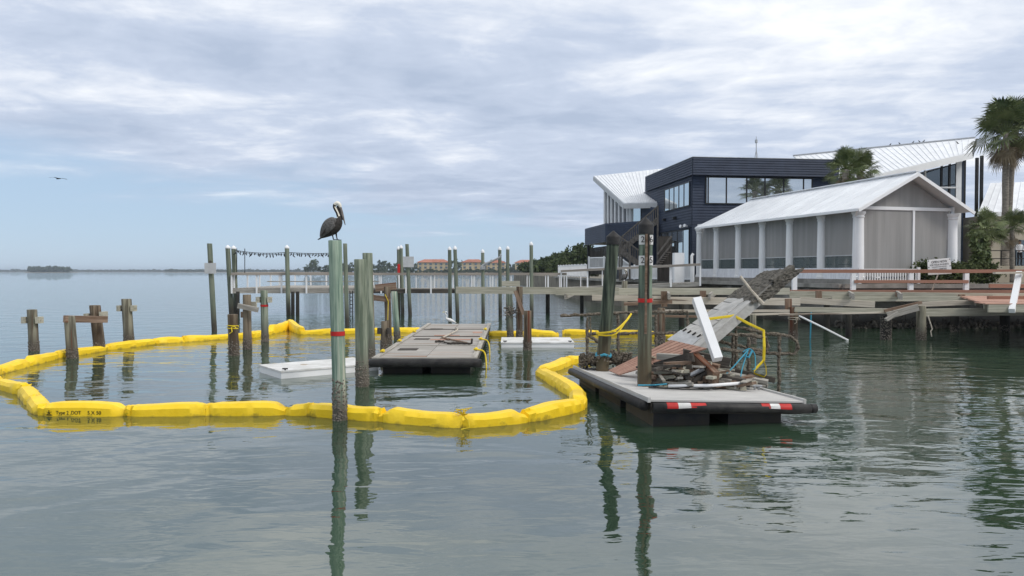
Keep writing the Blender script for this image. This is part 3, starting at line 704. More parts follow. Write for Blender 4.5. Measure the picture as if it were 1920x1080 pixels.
# walkway towards the shore
xa, xb = X(700, YF), X(1046, YF)
n = 90
for i in range(n):
    a = xa + (xb - xa) * i / n; wd = (xb - xa) / n
    plank('deck_board', (a + wd / 2, YF + .2, ZD - .02), (a + wd / 2, YF + 2.0, ZD - .02), wd - .012, .05, 'wood_grey', pier)
plank('stringer', (xa, YF - .03, ZD - .17), (xb, YF - .03, ZD - .17), .08, .24, 'wood_dark', pier)
plank('stringer', (xa, YF + 1.9, ZD - .17), (xb, YF + 1.9, ZD - .17), .08, .24, 'wood_dark', pier)
rail_run(pier, (X(855, YF), YF - .14, ZD), (X(1062, YF), YF - .14, ZD), 6, ZR, low=.3)
rail_run(pier, (xa, YF + 2.05, ZD), (X(1062, YF), YF + 2.05, ZD), 10, ZR, wdt=.06)
# gangway that climbs to the land
ga = thing('gangway', 'sloping gangway with grey handrail rising to the white fenced terrace', 'gangway', (X(1180, 45), 45, 0))
pa, pc = Vector((X(1052, 46.4), 46.4, 1.66)), Vector((X(1312, 43.5), 43.5, 2.05))
for i in range(60):
    c = pa + (pc - pa) * ((i + .5) / 60); plank('deck_board', c, c + Vector((.1, 1.5, 0)), .15, .04, 'wood_grey', ga)
plank('stringer', pa + Vector((0, -.03, -.12)), pc + Vector((0, -.03, -.12)), .07, .2, 'wood_grey', ga)
rail_run(ga, pa + Vector((0, -.1, 0)), pc + Vector((0, -.1, 0)), 5, 1.06, low=.2)
rail_run(ga, pa + Vector((0, 1.5, 0)), pc + Vector((0, 1.5, 0)), 6, 1.06, wdt=.06, rail='white')
# string lights
sl = thing('string_lights', 'sagging string of small dark bulbs between the pier pilings', 'string lights', P(440, 470, 47))
pts = []
for a, c, sag in (((440, 469), (538, 473), 6), ((538, 473), (630, 474), 3)):
    for k in range(13):
        t = k / 12; pts.append(P(a[0] + (c[0] - a[0]) * t, a[1] + (c[1] - a[1]) * t + sag * 4 * t * (1 - t) * .6, 47 - .0))
bb = B(); bb.tube(pts, .022, 5); bb.tube([q + Vector((0, .3, -.08)) for q in pts], .015, 5); bb.build('wire', 'black', sl)
bulb = B(); rnd = random.Random(2)
for q in smooth(pts, 3)[::2]:
    l = rnd.uniform(.05, .2); s = .045
    bulb.tube([q, q + Vector((rnd.uniform(-.08, .08), 0, -l)), q + Vector((rnd.uniform(-.1, .1), 0, -l - .1))], [.012, s, .02], 5)
o = bulb.build('bulb', 'black', sl); o['kind'] = 'stuff'
for px in (444, 459):
    bb = B(); bb.tube([P(px, 466, 47.1), P(px, 515, 47.1)], .025, 5); bb.build('drop_wire', 'black', sl)
bb = B()
for px in (656, 661): bb.tube([P(px, 545, 46.4), P(px, 590, 46.4)], .03, 5)
for k in range(6): bb.tube([P(656, 550 + k * 7, 46.4), P(661, 550 + k * 7, 46.4)], .025, 5)
bb.build('pier_ladder', 'black', label='black swim ladder hanging from the far pier behind the pelican piling', cat='ladder')
# ================================================================ CONTAINMENT BOOM
def boom_section(parent, a, c, hgt, wid, seed, pa=.45, pc=.45, wk_=.5, name='boom_section'):
    """one fabric float from crimp to crimp: boxy tent section, pinched and folded at both ends"""
    a, c = Vector(a), Vector(c); d = (c - a); ln = d.length; t = d / ln; s = Vector((t.y, -t.x, 0)); up = Vector((0, 0, 1))
    rnd = random.Random(seed); bb = B(); rings = []; n = max(18, int(ln / .055))
    ph = rnd.uniform(0, 9); skew = rnd.uniform(-.3, .3); bow = rnd.uniform(-.04, .04) * wk_
    prof = [(-1, -.7), (-1.02, .0), (-.98, .62), (-.60, .98), (.0, 1.0), (.58, .97), (.98, .64), (1.02, .0), (1, -.7)]; tw = rnd.uniform(-.35, .35)
    for i in range(n + 1):
        u = i / n; pl_ = min(.35, .32 / ln); e = min(u / pl_, (1 - u) / pl_, 1); e = e * e * (3 - 2 * e)
        pin = (pa if u < .5 else pc); hs = (pin + (1 - pin) * e) * (1 + tw * (u - .5)); ws = (.62 + .38 * e)
        hump = 1 + .10 * math.sin(u * 5 + ph) + .05 * mnoise.noise((u * ln * 2.2, seed, 0))
        cpos = a + t * (ln * u) + s * bow * math.sin(u * math.pi) * ln * .3
        ring = []
        for j, (q, z) in enumerate(prof):
            wr = .018 * mnoise.noise((u * ln * 6, j * .9, seed * 1.7)) + .010 * mnoise.noise((u * ln * 17, j * 1.9, seed * 2.3)) + (1 - e) * .10 * mnoise.noise((u * ln * 14, j * 1.3, seed))
            zz = z * hgt * hs * hump if z > 0 else z * .16
            wr *= wk_ if e > .9 else 1
            ring.append(cpos + s * (q * wid / 2 * ws + skew * zz * .4 + wr) + up * (zz + wr * .6))
        rings.append(ring)
    bb.loft(rings)
    return bb.build(name, 'boom', parent, True, ang=36)
def boom(label, pts, seed, hgt=.215, wid=.36):
    t0 = thing('containment_boom', label, 'boom', (pts[0].x, pts[0].y, 0)); secs = []
    for i in range(len(pts) - 1):
        a, c = pts[i], pts[i + 1]; d = (c - a).normalized()
        secs.append(boom_section(t0, a - d * .04, c + d * .04, hgt * random.uniform(.92, 1.1), wid, seed + i, random.choice((.4, .85, .95)), random.choice((.45, .85, .95)), .3 if (i == 0 and seed == 10) else .5))
    return t0, secs
front = [(82, 777), (243, 778), (390, 777), (541, 776), (582, 777), (716, 788), (868, 800), (985, 790), (1084, 768), (1083, 745), (1014, 702), (1064, 683), (1100, 679)]
left_ = [(82, 777), (66, 760), (47, 739), (-4, 724), (-30, 712), (-6, 701), (50, 686), (103, 672), (200, 656), (290, 645), (345, 641), (430, 635), (470, 634), (506, 626), (543, 617), (566, 627), (636, 626), (700, 624), (716, 624), (795, 622)]
def WP(l): return [W(x, y, 0) for x, y in l]
bm_t, secs = boom('yellow fabric containment boom ringing the pilings and the grey float', WP(front), 10)
lp = WP(left_)
for i in range(len(lp) - 1):
    a, c = lp[i], lp[i + 1]; d = (c - a).normalized(); hh = .215
    if i in (13, 14): hh = .36
    boom_section(bm_t, a - d * .04, c + d * .04, hh * random.uniform(.92, 1.1), .34, 60 + i, random.choice((.4, .85, .95)), random.choice((.45, .85, .95)))
a, c = W(82, 777), W(243, 778); mid = a + (c - a) * .5; d = (c - a).normalized(); nrm = Vector((d.y, -d.x, 0))
if nrm.y > 0: nrm = -nrm
base = mid + nrm * .186
text_mesh('Type 2 .DOT', .095, 'ink', 'printed_text', bm_t, base - d * .23 + Vector((0, 0, .068)), d, Vector((0, 0, 1)), sx_=.92)
text_mesh('5 X 50', .095, 'ink', 'printed_text', bm_t, base + d * .26 + Vector((0, 0, .068)), d, (0, 0, 1), sx_=1.0)
bb = B(); e0 = base - d * .60 + Vector((0, 0, .07))                # small printed emblem
for k in range(5):
    an = R(90 + k * 72); q = e0 + d * math.cos(an) * .032 + Vector((0, 0, math.sin(an) * .032))
    bb.beam(e0, e0 + (q - e0) * 1.5, .004, .014, up=nrm)
bb.beam(e0 - d * .06 + Vector((0, 0, -.045)), e0 + d * .06 + Vector((0, 0, -.045)), .004, .014, up=(0, 0, 1))
bb.build('printed_emblem', 'ink', bm_t)
bb = B(); q = W(868, 800) + Vector((0, 0, .2))
rnd = random.Random(3)
for k in range(9): bb.tube([q, q + Vector((rnd.uniform(-.1, .1), rnd.uniform(-.1, .1), rnd.uniform(.02, .13))), q + Vector((rnd.uniform(-.18, .18), rnd.uniform(-.1, .1), rnd.uniform(-.05, .12)))], .010, 4)
bb.tube([q, q + Vector((.1, -.17, -.05)), q + Vector((.13, -.22, -.17)), q + Vector((-.02, -.24, -.2))], .012, 5); bb.build('tied_rope', 'strap', bm_t)
fb, _ = boom('far straight piece of yellow boom behind the small white float', WP([(918, 630), (985, 629), (1046, 629)]), 90)
fb2, _ = boom('far piece of yellow boom between the small white float and the debris', WP([(1056, 627), (1120, 627), (1200, 628), (1290, 640)]), 95)

# ================================================================ FLOATING DOCKS
def frame3(o, ax, ay):      # local frame from three deck corners
    ax, ay = Vector(ax).normalized(), Vector(ay); ay = (ay - ax * ay.dot(ax)).normalized(); return ax, ay, ax.cross(ay)
class Loc:
    def __init__(s, o, ax, ay): s.o = Vector(o); s.x, s.y, s.z = frame3(o, ax, ay)
    def __call__(s, a, b_, c): return s.o + s.x * a + s.y * b_ + s.z * c
def lbox(bb, F, a, c, mi=0):
    x0, y0, z0 = a; x1, y1, z1 = c
    bb.hexa([F(*q) for q in ((x0, y0, z0), (x1, y0, z0), (x1, y1, z0), (x0, y1, z0), (x0, y0, z1), (x1, y0, z1), (x1, y1, z1), (x0, y1, z1))], mi)
# -- grey wooden float in the middle
fl = thing('floating_dock', 'old grey timber floating dock with black bumper inside the boom', 'dock', (-2.35, 19.4, 0))
F = Loc((-3.66, 19.3, .42), (1, 0, 0), (-.014, 1, 0)); Wd, Ln = 2.74, 12.8
for k in range(4):
    for i, (xa, xb) in enumerate(((.16, 1.36), (1.38, 2.58))):
        bb = B(); lbox(bb, F, (xa, k * Ln / 4 + .1, -.03), (xb, (k + 1) * Ln / 4 + .075, .0 + .004 * ((k + i) % 2))); bb.build('deck_panel', 'dock_deck', fl)
for xx in (.07, Wd - .07): plank('edge_board', F(xx, .05, .012), F(xx, Ln + .05, .012), .15, .05, 'wood_grey', fl)
plank('end_board', F(.0, .02, .012), F(Wd, .02, .012), .14, .05, 'wood_grey', fl)
for k, yy in enumerate((3.3, 6.5, 9.7)): plank('batten', F(.2, yy, .012), F(Wd - .2, yy, .012), .09, .025, 'wood_dark' if k else 'wood_grey', fl)
bb = B(); lbox(bb, F, (.02, .06, -.22), (Wd - .02, Ln, -.035)); bb.build('side_frame', 'wood_dark', fl)
bb = B(); bb.tube([F(-.1, -.06, -.12), F(.06, -.10, -.1), F(Wd - .06, -.10, -.1), F(Wd + .1, -.04, -.12)], .115, 10, jit=.02); bb.build('bumper', 'rubber', fl, True)
for yy in (.35, 3.4, 6.6, 9.8):
    for xx in (.22, 1.5):
        bb = B(); lbox(bb, F, (xx, yy, -.75), (xx + 1.05, yy + 2.4, -.22)); bb.build('float_drum', 'float_black', fl)
for xx, yy, w_, l_ in ((.35, 2.0, .55, .55), (.38, 5.3, .5, .5), (.42, 9.6, .5, .5)):
    bb = B(); lbox(bb, F, (xx, yy, .006), (xx + w_, yy + l_, .014)); bb.build('hatch_cover', 'wood_dark', fl)
for xx, yy, w_, l_ in ((.95, 5.3, 1.4, .9), (.9, 6.9, .9, .6), (2.2, 8.2, .35, 1.8)):
    plank('worn_board', F(xx, yy, .012), F(xx + w_, yy + .02, .012), l_ * .3, .018, 'comp_deck', fl)
for (xx, yy) in ((.08, 1.1), (.08, 4.2), (.08, 7.8), (Wd - .1, 1.6), (Wd - .1, 4.8), (Wd - .1, 8.9)):
    bb = B(); c = F(xx, yy, .05); bb.tube([c + Vector((-.02, -.13, .05)), c + Vector((0, -.06, .06)), c + Vector((0, .06, .06)), c + Vector((.02, .13, .05))], .025, 6); bb.tube([c, c + Vector((0, 0, .06))], .03, 6)
    bb.tube([c + Vector((math.cos(k) * .06, math.sin(k) * .09, .03 + .01 * math.sin(3 * k))) for k in range(12)], .018, 5); bb.build('cleat', 'strap', fl)
for k, yy in enumerate((1.6, 4.8)):
    bb = B(); bb.tube([F(Wd - .1, yy, .08), F(Wd + .12, yy - .05, .02), F(Wd + .19, yy - .2, -.2), F(Wd + .2, yy - .35, -.6)], .022, 6, steps=5); bb.build('mooring_rope', 'strap', fl)
bb = B(); bb.tube([F(1.42, 9.6, .03), F(1.55, 9.0, .10), F(1.6, 8.2, .08), F(1.35, 6.2, .04), F(1.25, 5.6, .03)], .028, 6, steps=6)
bb.build('bent_hose', 'wood_pale', label='pale bent hose lying on the grey floating dock', cat='hose')
bb = B(); bb.tube([F(1.3, 5.6, .05), F(1.75, 4.7, .05), F(2.25, 3.8, .05)], .03, 6); bb.build('thin_pole', 'wood_rust', label='thin brown pole lying across the grey floating dock', cat='pole')
bb = B(); pts = [F(1.2, 4.35, .03), F(1.45, 4.2, .05), F(1.7, 3.75, .04), F(2.0, 3.7, .05), F(2.38, 3.55, .05)]; bb.tube(smooth(pts, 6), .035, 5, jit=.5); bb.tube([F(2.4, 3.6, .03), F(2.42, 3.6, .2)], .035, 5)
bb.build('debris_branch', 'wood_dark', label='dark ragged branch of debris on the grey floating dock', cat='branch')
# -- low white floats
def white_float(o, ax, ay, w_, l_, hgt, label):
    Fq = Loc(o, ax, ay); t0 = thing('white_float', label, 'float', (Fq.o.x, Fq.o.y, 0))
    bb = B(); lbox(bb, Fq, (.02, .02, -.5), (w_ - .02, l_ - .02, hgt - .045)); bb.build('hull', 'white', t0)
    bb = B(); lbox(bb, Fq, (0, 0, hgt - .043), (w_, l_, hgt)); bb.build('lid', 'white_dirty', t0)
    for a in (.15, w_ - .15):
        bb = B(); c = Fq(a, .1, hgt); bb.tube([c + Vector((-.07, 0, .04)), c + Vector((.07, 0, .04))], .018, 6); bb.tube([c, c + Vector((0, 0, .05))], .02, 6); bb.build('cleat', 'black', t0)
    return t0
white_float((-5.8, 18.5, 0), (.79, .61, 0), (-.61, .79, 0), 2.75, 1.65, .2, 'low white float box behind the pelican piling')
white_float((-.40, 26.2, 0), (1, .0, 0), (0, 1, 0), 2.62, 2.1, .18, 'small white float box right of the grey floating dock')
# -- near float heaped with debris
NL, NR, BL = P(1218, 749, 12.7), P(1509, 752, 13.13), P(1070, 688, 18.2)
F = Loc(NL, NR - NL, BL - NL); Wd = (NR - NL).length; Ln = (BL - NL).length
nd = thing('debris_float', 'tilted grey deck float with black bumpers and red white tape, heaped with wreckage', 'dock', (NL.x, NL.y, 0))
n = 40
for i in range(n):
    y = Ln * i / n; plank('deck_board', F(.02, y + Ln / n / 2, -.02), F(Wd - .02, y + Ln / n / 2, -.02), Ln / n - .008, .035, 'dock_light', nd, up=F.z)
plank('edge_board', F(-.005, .0, -.01), F(-.005, Ln, -.01), .05, .09, 'dock_light', nd, up=F.z)
plank('edge_board', F(Wd + .005, .0, -.01), F(Wd + .005, Ln, -.01), .05, .09, 'dock_light', nd, up=F.z)
bb = B(); lbox(bb, F, (.04, .03, -.24), (Wd - .04, Ln - .03, -.042)); bb.build('side_frame', 'wood_dark', nd)
bb = B(); bb.tube([F(.05, -.06, -.13), F(Wd * .5, -.075, -.125), F(Wd + .06, -.06, -.13)], .085, 12); bb.build('front_bumper', 'rubber', nd, True)
bb = B(); bb.tube([F(-.07, .05, -.12), F(-.075, Ln * .5, -.12), F(-.07, Ln, -.11)], .085, 12); bb.build('side_bumper', 'rubber', nd, True)
bb = B(); bb.tube([F(Wd + .05, -.02, -.13), F(Wd + .2, .0, -.13)], .085, 12); bb.build('corner_bumper', 'rubber', nd, True)
for xs_ in ((.27, .47, 'red'), (.472, .70, 'white_dirty'), (.702, .98, 'red'), (2.0, 2.16, 'red'), (2.162, 2.34, 'white_dirty'), (2.342, 2.56, 'red')):
    bb = B(); bb.loft([[F(xx, -.062 - .088 * math.cos(R(a)) , -.125 + .088 * math.sin(R(a))) for a in range(-5, 80, 12)] for xx in xs_[:2]], cap=False)
    bb.build('reflective_tape', xs_[2], nd)
for (xa, xb, ya, yb) in ((.12, 1.15, .12, 1.7), (1.5, 2.5, .12, 1.7), (.1, 1.15, 2.0, 3.6), (1.5, 2.5, 2.0, 3.6), (.1, 1.15, 3.9, 5.4), (1.5, 2.5, 3.9, 5.4)):
    bb = B(); lbox(bb, F, (xa, ya, -.85), (xb, yb, -.24)); bb.build('float_drum', 'float_black', nd)
for (xx, yy) in ((.12, Ln - .35), (Wd - .15, 1.5)):
    c = F(xx, yy, .0); bb = B(); bb.tube([c + Vector((-.1, .02, .08)), c + Vector((.1, -.02, .08))], .022, 7); bb.tube([c + Vector((-.04, 0, 0)), c + Vector((-.04, 0, .08))], .02, 6); bb.tube([c + Vector((.04, 0, 0)), c + Vector((.04, 0, .08))], .02, 6); bb.build('cleat', 'steel', nd)
FN = F
# -- wreckage on it
GD = 'broken lumber heaped on the debris float'
sh = thing('decking_sheet', 'brown composite decking sheet slumped across the debris float', 'decking', P(1150, 697, 16.5))
A_, B2, C_, D_ = P(1141, 694, 16.9), P(1160, 702, 16.3), P(1325, 653, 15.2), P(1257, 637, 16.2)
nrm = (B2 - A_).cross(D_ - A_).normalized(); nrm = nrm if nrm.z > 0 else -nrm
for i in range(7):
    t0_, t1_ = i / 7 + .011, (i + 1) / 7 - .011
    q = [A_.lerp(B2, t0_), A_.lerp(B2, t1_), D_.lerp(C_, t1_), D_.lerp(C_, t0_)]
    bb = B(); bb.hexa([p - nrm * .03 for p in q] + q); bb.build('deck_board', 'comp_deck', sh)
ra_ = thing('wrecked_ramp', 'grey dock ramp section tilted up with mud crusted upper end', 'ramp', P(1300, 660, 15.6))
a, b_, c, d = P(1257, 638, 16.4), P(1303, 660, 15.5), P(1471, 513, 16.6), P(1431, 516, 17.5); th = P(1340, 648, 15.75) - b_
def bil(u, v): return a.lerp(b_, v).lerp(d.lerp(c, v), u)
nr = (b_ - a).cross(d - a).normalized(); nr = nr if nr.z > 0 else -nr
bb = B(); bb.hexa([bil(0, 0) + th, bil(0, 1) + th * .98, bil(1, 1) + th, bil(1, 0) + th, bil(0, .01), bil(0, .99), bil(1, .99), bil(1, .01)]); bb.build('ramp_frame', 'grey_dock', ra_)
m_ = 9
for i in range(m_):
    u0, u1 = i / m_ + .006, (i + 1) / m_ - .006; q = [bil(u0, .0), bil(u0, .72), bil(u1, .72), bil(u1, .0)]
    bb = B(); bb.hexa([p + nr * .002 for p in q] + [p + nr * .045 for p in q]); bb.build('ramp_board', 'grey_dock', ra_)
bb = B(); q = [bil(.0, .74), bil(.0, 1.0), bil(.98, 1.0), bil(.98, .74)]; bb.hexa([p + nr * .002 for p in q] + [p + nr * .035 for p in q]); bb.build('edge_beam', 'grey_dock', ra_)
bb = B(); q = [bil(-.02, -.02), bil(-.02, .8), bil(.12, .8), bil(.12, -.02)]; bb.hexa([p + nr * .035 for p in q] + [p + nr * .055 for p in q]); bb.build('hinge_plate', 'steel', ra_)
for k in range(4):
    bb = B(); p = bil(.13, .1 + .2 * k) + nr * .06; e1 = (bil(.2, .1) - bil(.1, .1)).normalized(); bb.tube([p - e1 * .05, p + e1 * .05], .02, 6); bb.build('hinge', 'black', ra_)
crust = B(); rnd = random.Random(4)
nx, ny = 26, 22; gr = []
for i in range(nx + 1):
    for j in range(ny + 1):
        u = .60 + .43 * i / nx; v = -.04 + 1.08 * j / ny
        if i == 0: u += .06 * mnoise.noise((j * .6, 1, 2))
        edge_ = min(1, i / 3) ; p = bil(u, v); hh = .035 + edge_ * (.02 + .035 * abs(mnoise.noise((i * .45, j * .45, 7))) + .022 * rnd.random())
        gr.append(p + nr * hh)
k0 = len(crust.v); crust.v += gr
for i in range(nx):
    for j in range(ny):
        q = k0 + i * (ny + 1) + j; crust.f.append((q, q + 1, q + ny + 2, q + ny + 1)); crust.m.append(0)
# crust hanging over the near side face and upper end
for i in range(nx + 1):
    for j in range(9):
        u = .60 + .43 * i / nx + (.05 * mnoise.noise((j * .7, 4, 1)) if i == 0 else 0); p = bil(u, 1.0) + th * (j / 8 * 1.06)
        sd_ = (b_ - a).normalized(); crust.v.append(p + sd_ * (.03 + .05 * rnd.random() * min(1, i / 2)) + nr * (.04 if j == 0 else 0))
k1 = k0 + (nx + 1) * (ny + 1)
for i in range(nx):
    for j in range(8):
        q = k1 + i * 9 + j; crust.f.append((q, q + 1, q + 10, q + 9)); crust.m.append(0)
o = crust.build('mud_crust', 'mud', ra_); o['kind'] = 'stuff'
eb = B(); eb.beam(bil(.86, .98) + nr * .03, bil(1.06, .98) + nr * .0 + th * .2, .14, .17, up=nr); eb.build('rotten_beam_end', 'mud', ra_)
plank('white_post', P(1306, 561, 15.3), P(1346, 674, 14.5), .175, .175, 'white', up=(0, -1, .2), label='white square post leaning against the grey ramp', cat='post')
bb = B(); bb.tube([P(1388, 518, 16.3), P(1409, 545, 16.2), P(1430, 570, 16.2)], [.03, .028, .05], 7, jit=.06); bb.build('thin_pipe', 'wood_pale', label='thin pale pipe sticking up from the muddy ramp', cat='pipe')
rnd = random.Random(21)
for i, lb in enumerate(('pale splintered plank deep in the lumber heap', 'dark stub wedged under the brown decking', 'grey split board at the back of the heap', 'rotten brown stub under the ramp foot', 'thin pale lath on top of the heap', 'wet dark plank end facing the numbered piling', 'brown offcut leaning on the thick broken beam', 'grey splinter lying across the heap', 'short dark block at the heap foot')):
    cx_, cy_ = 1240 + 12 * i, 697 - (i % 4) * 9; an = rnd.uniform(-.7, .7); hl = rnd.uniform(22, 44)
    plank('broken_timber', P(cx_ - hl, cy_ + hl * math.sin(an) * .5, 15.9 - .05 * i), P(cx_ + hl, cy_ - hl * math.sin(an) * .5, 15.2 + rnd.uniform(-.2, .3)), rnd.uniform(.12, .24), rnd.uniform(.07, .2), rnd.choice(('wood_dark', 'wood_rust', 'wood_grey', 'wood_pale')), label=lb, cat='timber', group='broken lumber heaped on the debris float')
LB = [((1222, 703, 15.2), (1285, 711, 14.9), .13, .15, 'wood_rust', 'rusty notched beam lying in front of the brown decking'),
      ((1297, 669, 15.6), (1342, 711, 14.4), .14, .30, 'wood_rust', 'thick broken beam with rotten end under the white post'),
      ((1262, 679, 15.9), (1330, 707, 15.1), .12, .22, 'wood_dark', 'dark beam in the middle of the lumber heap'),
      ((1234, 690, 15.9), (1262, 697, 15.6), .12, .16, 'wood_grey', 'short grey offcut beside the numbered piling'),
      ((1275, 668, 16.3), (1318, 690, 15.6), .12, .15, 'wood_grey', 'grey board lying under the brown decking edge'),
      ((1318, 700, 14.9), (1398, 712, 14.7), .3, .06, 'wood_dark', 'dark flat board right of the lumber heap'),
      ((1338, 695, 15.6), (1440, 716, 15.2), .28, .07, 'wood_grey', 'long grey board running out to the right of the float'),
      ((1330, 684, 16.0), (1452, 713, 15.9), .1, .12, 'wood_dark', 'thin dark timber at the back right of the float'),
      ((1218, 685, 16.4), (1290, 672, 16.0), .12, .16, 'wood_dark', 'dark timber behind the numbered piling'),
      ((1290, 697, 15.2), (1330, 712, 14.6), .2, .12, 'wood_rust', 'stub of rusty plank against the thick beam')]
for p, q, w_, h_, m, lb in LB: plank('broken_timber', P(*p), P(*q), w_, h_, m, label=lb, cat='timber', group=GD)
bb = B(); bb.tube([P(1284, 709, 14.75), P(1320, 691, 14.7)], .045, 8); bb.build('grey_conduit', 'steel', label='grey conduit stub poking out of the lumber heap', cat='pipe')
bb = B(); bb.tube([P(1253, 724, 14.35), P(1330, 723, 14.3), P(1397, 718, 14.4)], .032, 8); bb.build('plastic_pipe', 'white', True and None, True, label='long white plastic pipe lying on the debris float', cat='pipe')
bb = B(); bb.tube([FN(.5, 1.5, .02), FN(.9, 1.25, .03), FN(1.5, 1.2, .03), FN(1.75, 1.45, .06), FN(1.4, 1.75, .12), FN(.9, 1.7, .06), FN(.6, 1.45, .03), FN(1.1, 1.3, .05), FN(1.7, 1.6, .1)], .013, 5, steps=8)
bb.build('black_cable', 'black', label='loops of thin black cable on the debris float deck', cat='cable')
bb = B(); bb.tube([P(1196, 722, 14.3), P(1225, 722, 14.3), P(1250, 720, 14.4)], .016, 6, jit=.2); bb.build('blue_line', 'rope_blue', label='blue line bundled at the foot of the numbered piling', cat='rope')
bb = B(); bb.tube([P(1349, 713, 14.9), P(1375, 688, 15.1), P(1403, 656, 15.4)], .013, 6); bb.tube([P(1403, 656, 15.4), P(1392, 690, 15.2), P(1388, 712, 15.0)], .012, 6, steps=4)
bb.tube([P(1393, 660, 15.4), P(1405, 654, 15.4), P(1415, 664, 15.4), P(1416, 690, 15.3), P(1411, 692, 15.3)], .012, 6, steps=4); bb.tube([P(1400, 660, 15.4), P(1393, 668, 15.35), P(1404, 670, 15.3), P(1410, 658, 15.35)], .022, 6)
bb.build('blue_rope', 'rope_blue', label='turquoise rope knotted to the encrusted pipe and tied to the float', cat='rope')
bb = B(); bb.tube([P(1329, 598, 15.9), P(1376, 592, 16.0), P(1402, 606, 16.0), P(1432, 620, 16.0), P(1433, 650, 15.9), P(1432, 676, 15.9)], .030, 6, flat=(1, .18))
bb.tube([P(1432, 676, 15.9), P(1414, 694, 15.8), P(1414, 700, 15.8), P(1433, 707, 15.8), P(1437, 702, 15.8), P(1436, 688, 15.85), P(1432, 676, 15.9)], .03, 6, flat=(1, .25))
bb.build('yellow_strap', 'strap', label='yellow lashing strap over the ramp hanging in a loop', cat='strap')
bb = B(); bb.tube([P(1118, 625, 17.2), P(1150, 621, 17.0), P(1172, 604, 17.2), P(1184, 588, 17.5)], .024, 6, flat=(1, .3), steps=4); bb.tube([P(1121, 628, 17.2), P(1155, 626, 17.1), P(1180, 592, 17.5)], .018, 6, flat=(1, .3), steps=4)
bb.build('yellow_line', 'strap', label='yellow line tied round the leaning capped piling', cat='rope')
sc_b = B(); rnd = random.Random(33)
for i in range(190):
    px_ = rnd.uniform(1225, 1425) if i % 2 else rnd.uniform(1225, 1345); Yq = rnd.uniform(14.5, 16.2); g0 = P(px_, 700, Yq); fu = (g0 - FN.o).dot(FN.x); fv = (g0 - FN.o).dot(FN.y)
    c_ = FN(fu, fv, .03 + abs(rnd.gauss(0, .17 if px_ < 1345 else .06))); a_ = rnd.uniform(0, 3.14); l_ = rnd.uniform(.10, .50)
    dv = Vector((math.cos(a_) * l_, math.sin(a_) * l_, rnd.gauss(0, .06))); sc_b.beam(c_ - dv, c_ + dv, rnd.uniform(.04, .15), rnd.uniform(.02, .07), mi=rnd.randrange(4))
o = sc_b.build('wood_scraps', ['wood_dark', 'wood_rust', 'wood_grey', 'wood_beam'], label='splintered wood scraps strewn through the heap on the debris float', cat='wood scraps'); o['kind'] = 'stuff'
heap = B(); rnd = random.Random(9)
for i in range(900):
    u = rnd.random(); p = P(1088 + u * 95, 676 + rnd.gauss(0, 5) - 5 * u, 17.9 + rnd.gauss(0, .25)); s = .05 * rnd.uniform(.4, 1.5)
    ax = Vector((rnd.gauss(0, 1), rnd.gauss(0, 1), rnd.gauss(0, 1))).normalized(); e1 = ax.orthogonal().normalized(); e2 = ax.cross(e1)
    heap.add([p + e1 * s, p + e2 * s, p - e1 * s, p - e2 * s, p + ax * s * .8], [(0, 1, 4), (1, 2, 4), (2, 3, 4), (3, 0, 4), (3, 2, 1, 0)])
o = heap.build('shell_heap', 'crust', label='heap of dark shell crusted rubble at the back of the debris float', cat='rubble'); o['kind'] = 'stuff'
# -- encrusted pipe frames standing in the water
def pipes(label, lines, r=.045, seed=0):
    random.seed(seed); t0 = thing('pipe_frame', label, 'pipe frame', Vector(lines[0][0]) * 1.0)
    for ln in lines:
        pts = []
        ln = [Vector(q) for q in ln]
        for a, c in zip(ln[:-1], ln[1:]):
            k = max(2, int((c - a).length / .06)); pts += [a.lerp(c, i / k) for i in range(k)]
        pts.append(ln[-1]); rr = [r * (1 + .35 * mnoise.noise((i * .5, seed, len(pts)))) * random.uniform(.85, 1.25) for i in range(len(pts))]
        bb = B(); bb.tube([q + Vector((random.gauss(0, .006), random.gauss(0, .006), random.gauss(0, .006))) for q in pts], rr, 7, jit=.22); bb.build('pipe', 'crust', t0)
YQ = 18.6
def D(px, py, Y): return P(px, py, Y)
def foot(px, py, Y): p = P(px, py, Y); return [p, Vector((p.x, p.y, -.6))]
pipes('shell crusted pipe railing sunk behind the debris float at left', [[D(1050, 592, YQ), D(1130, 588, YQ), D(1200, 585, YQ), D(1289, 585, YQ)], [D(1100, 626, YQ), D(1200, 625, YQ), D(1285, 624, YQ)],
      foot(1101, 602, YQ), foot(1159, 590, YQ), [D(1289, 585, YQ), D(1289, 622, YQ)], foot(1230, 590, YQ), [D(1100, 626, YQ), D(1122, 642, YQ), D(1140, 650, YQ)]], .036, 1)
pipes('pair of thin white stakes rising from the pipe railing', [[D(1108, 628, 18.4), D(1107, 594, 18.4)], [D(1101, 610, 18.4), D(1101, 594, 18.4)]], .02, 4)
YR = 16.6
pipes('shell crusted bent pipe rails sunk right of the debris float', [[D(1378, 612, YR), D(1430, 624, YR), D(1480, 630, YR), D(1493, 640, YR), D(1497, 652, YR), D(1489, 664, YR), D(1440, 662, YR), D(1400, 652, YR), D(1348, 640, YR)],
      [D(1340, 652, YR - .6), D(1390, 660, YR - .6), D(1430, 664, YR - .6), D(1440, 650, YR - .6), D(1435, 634, YR - .6), D(1410, 628, YR - .6), D(1360, 628, YR - .6)],
      foot(1380, 618, YR), foot(1461, 630, YR), foot(1404, 632, YR - .6), foot(1374, 630, YR - .3)], .036, 2)
random.seed(11)

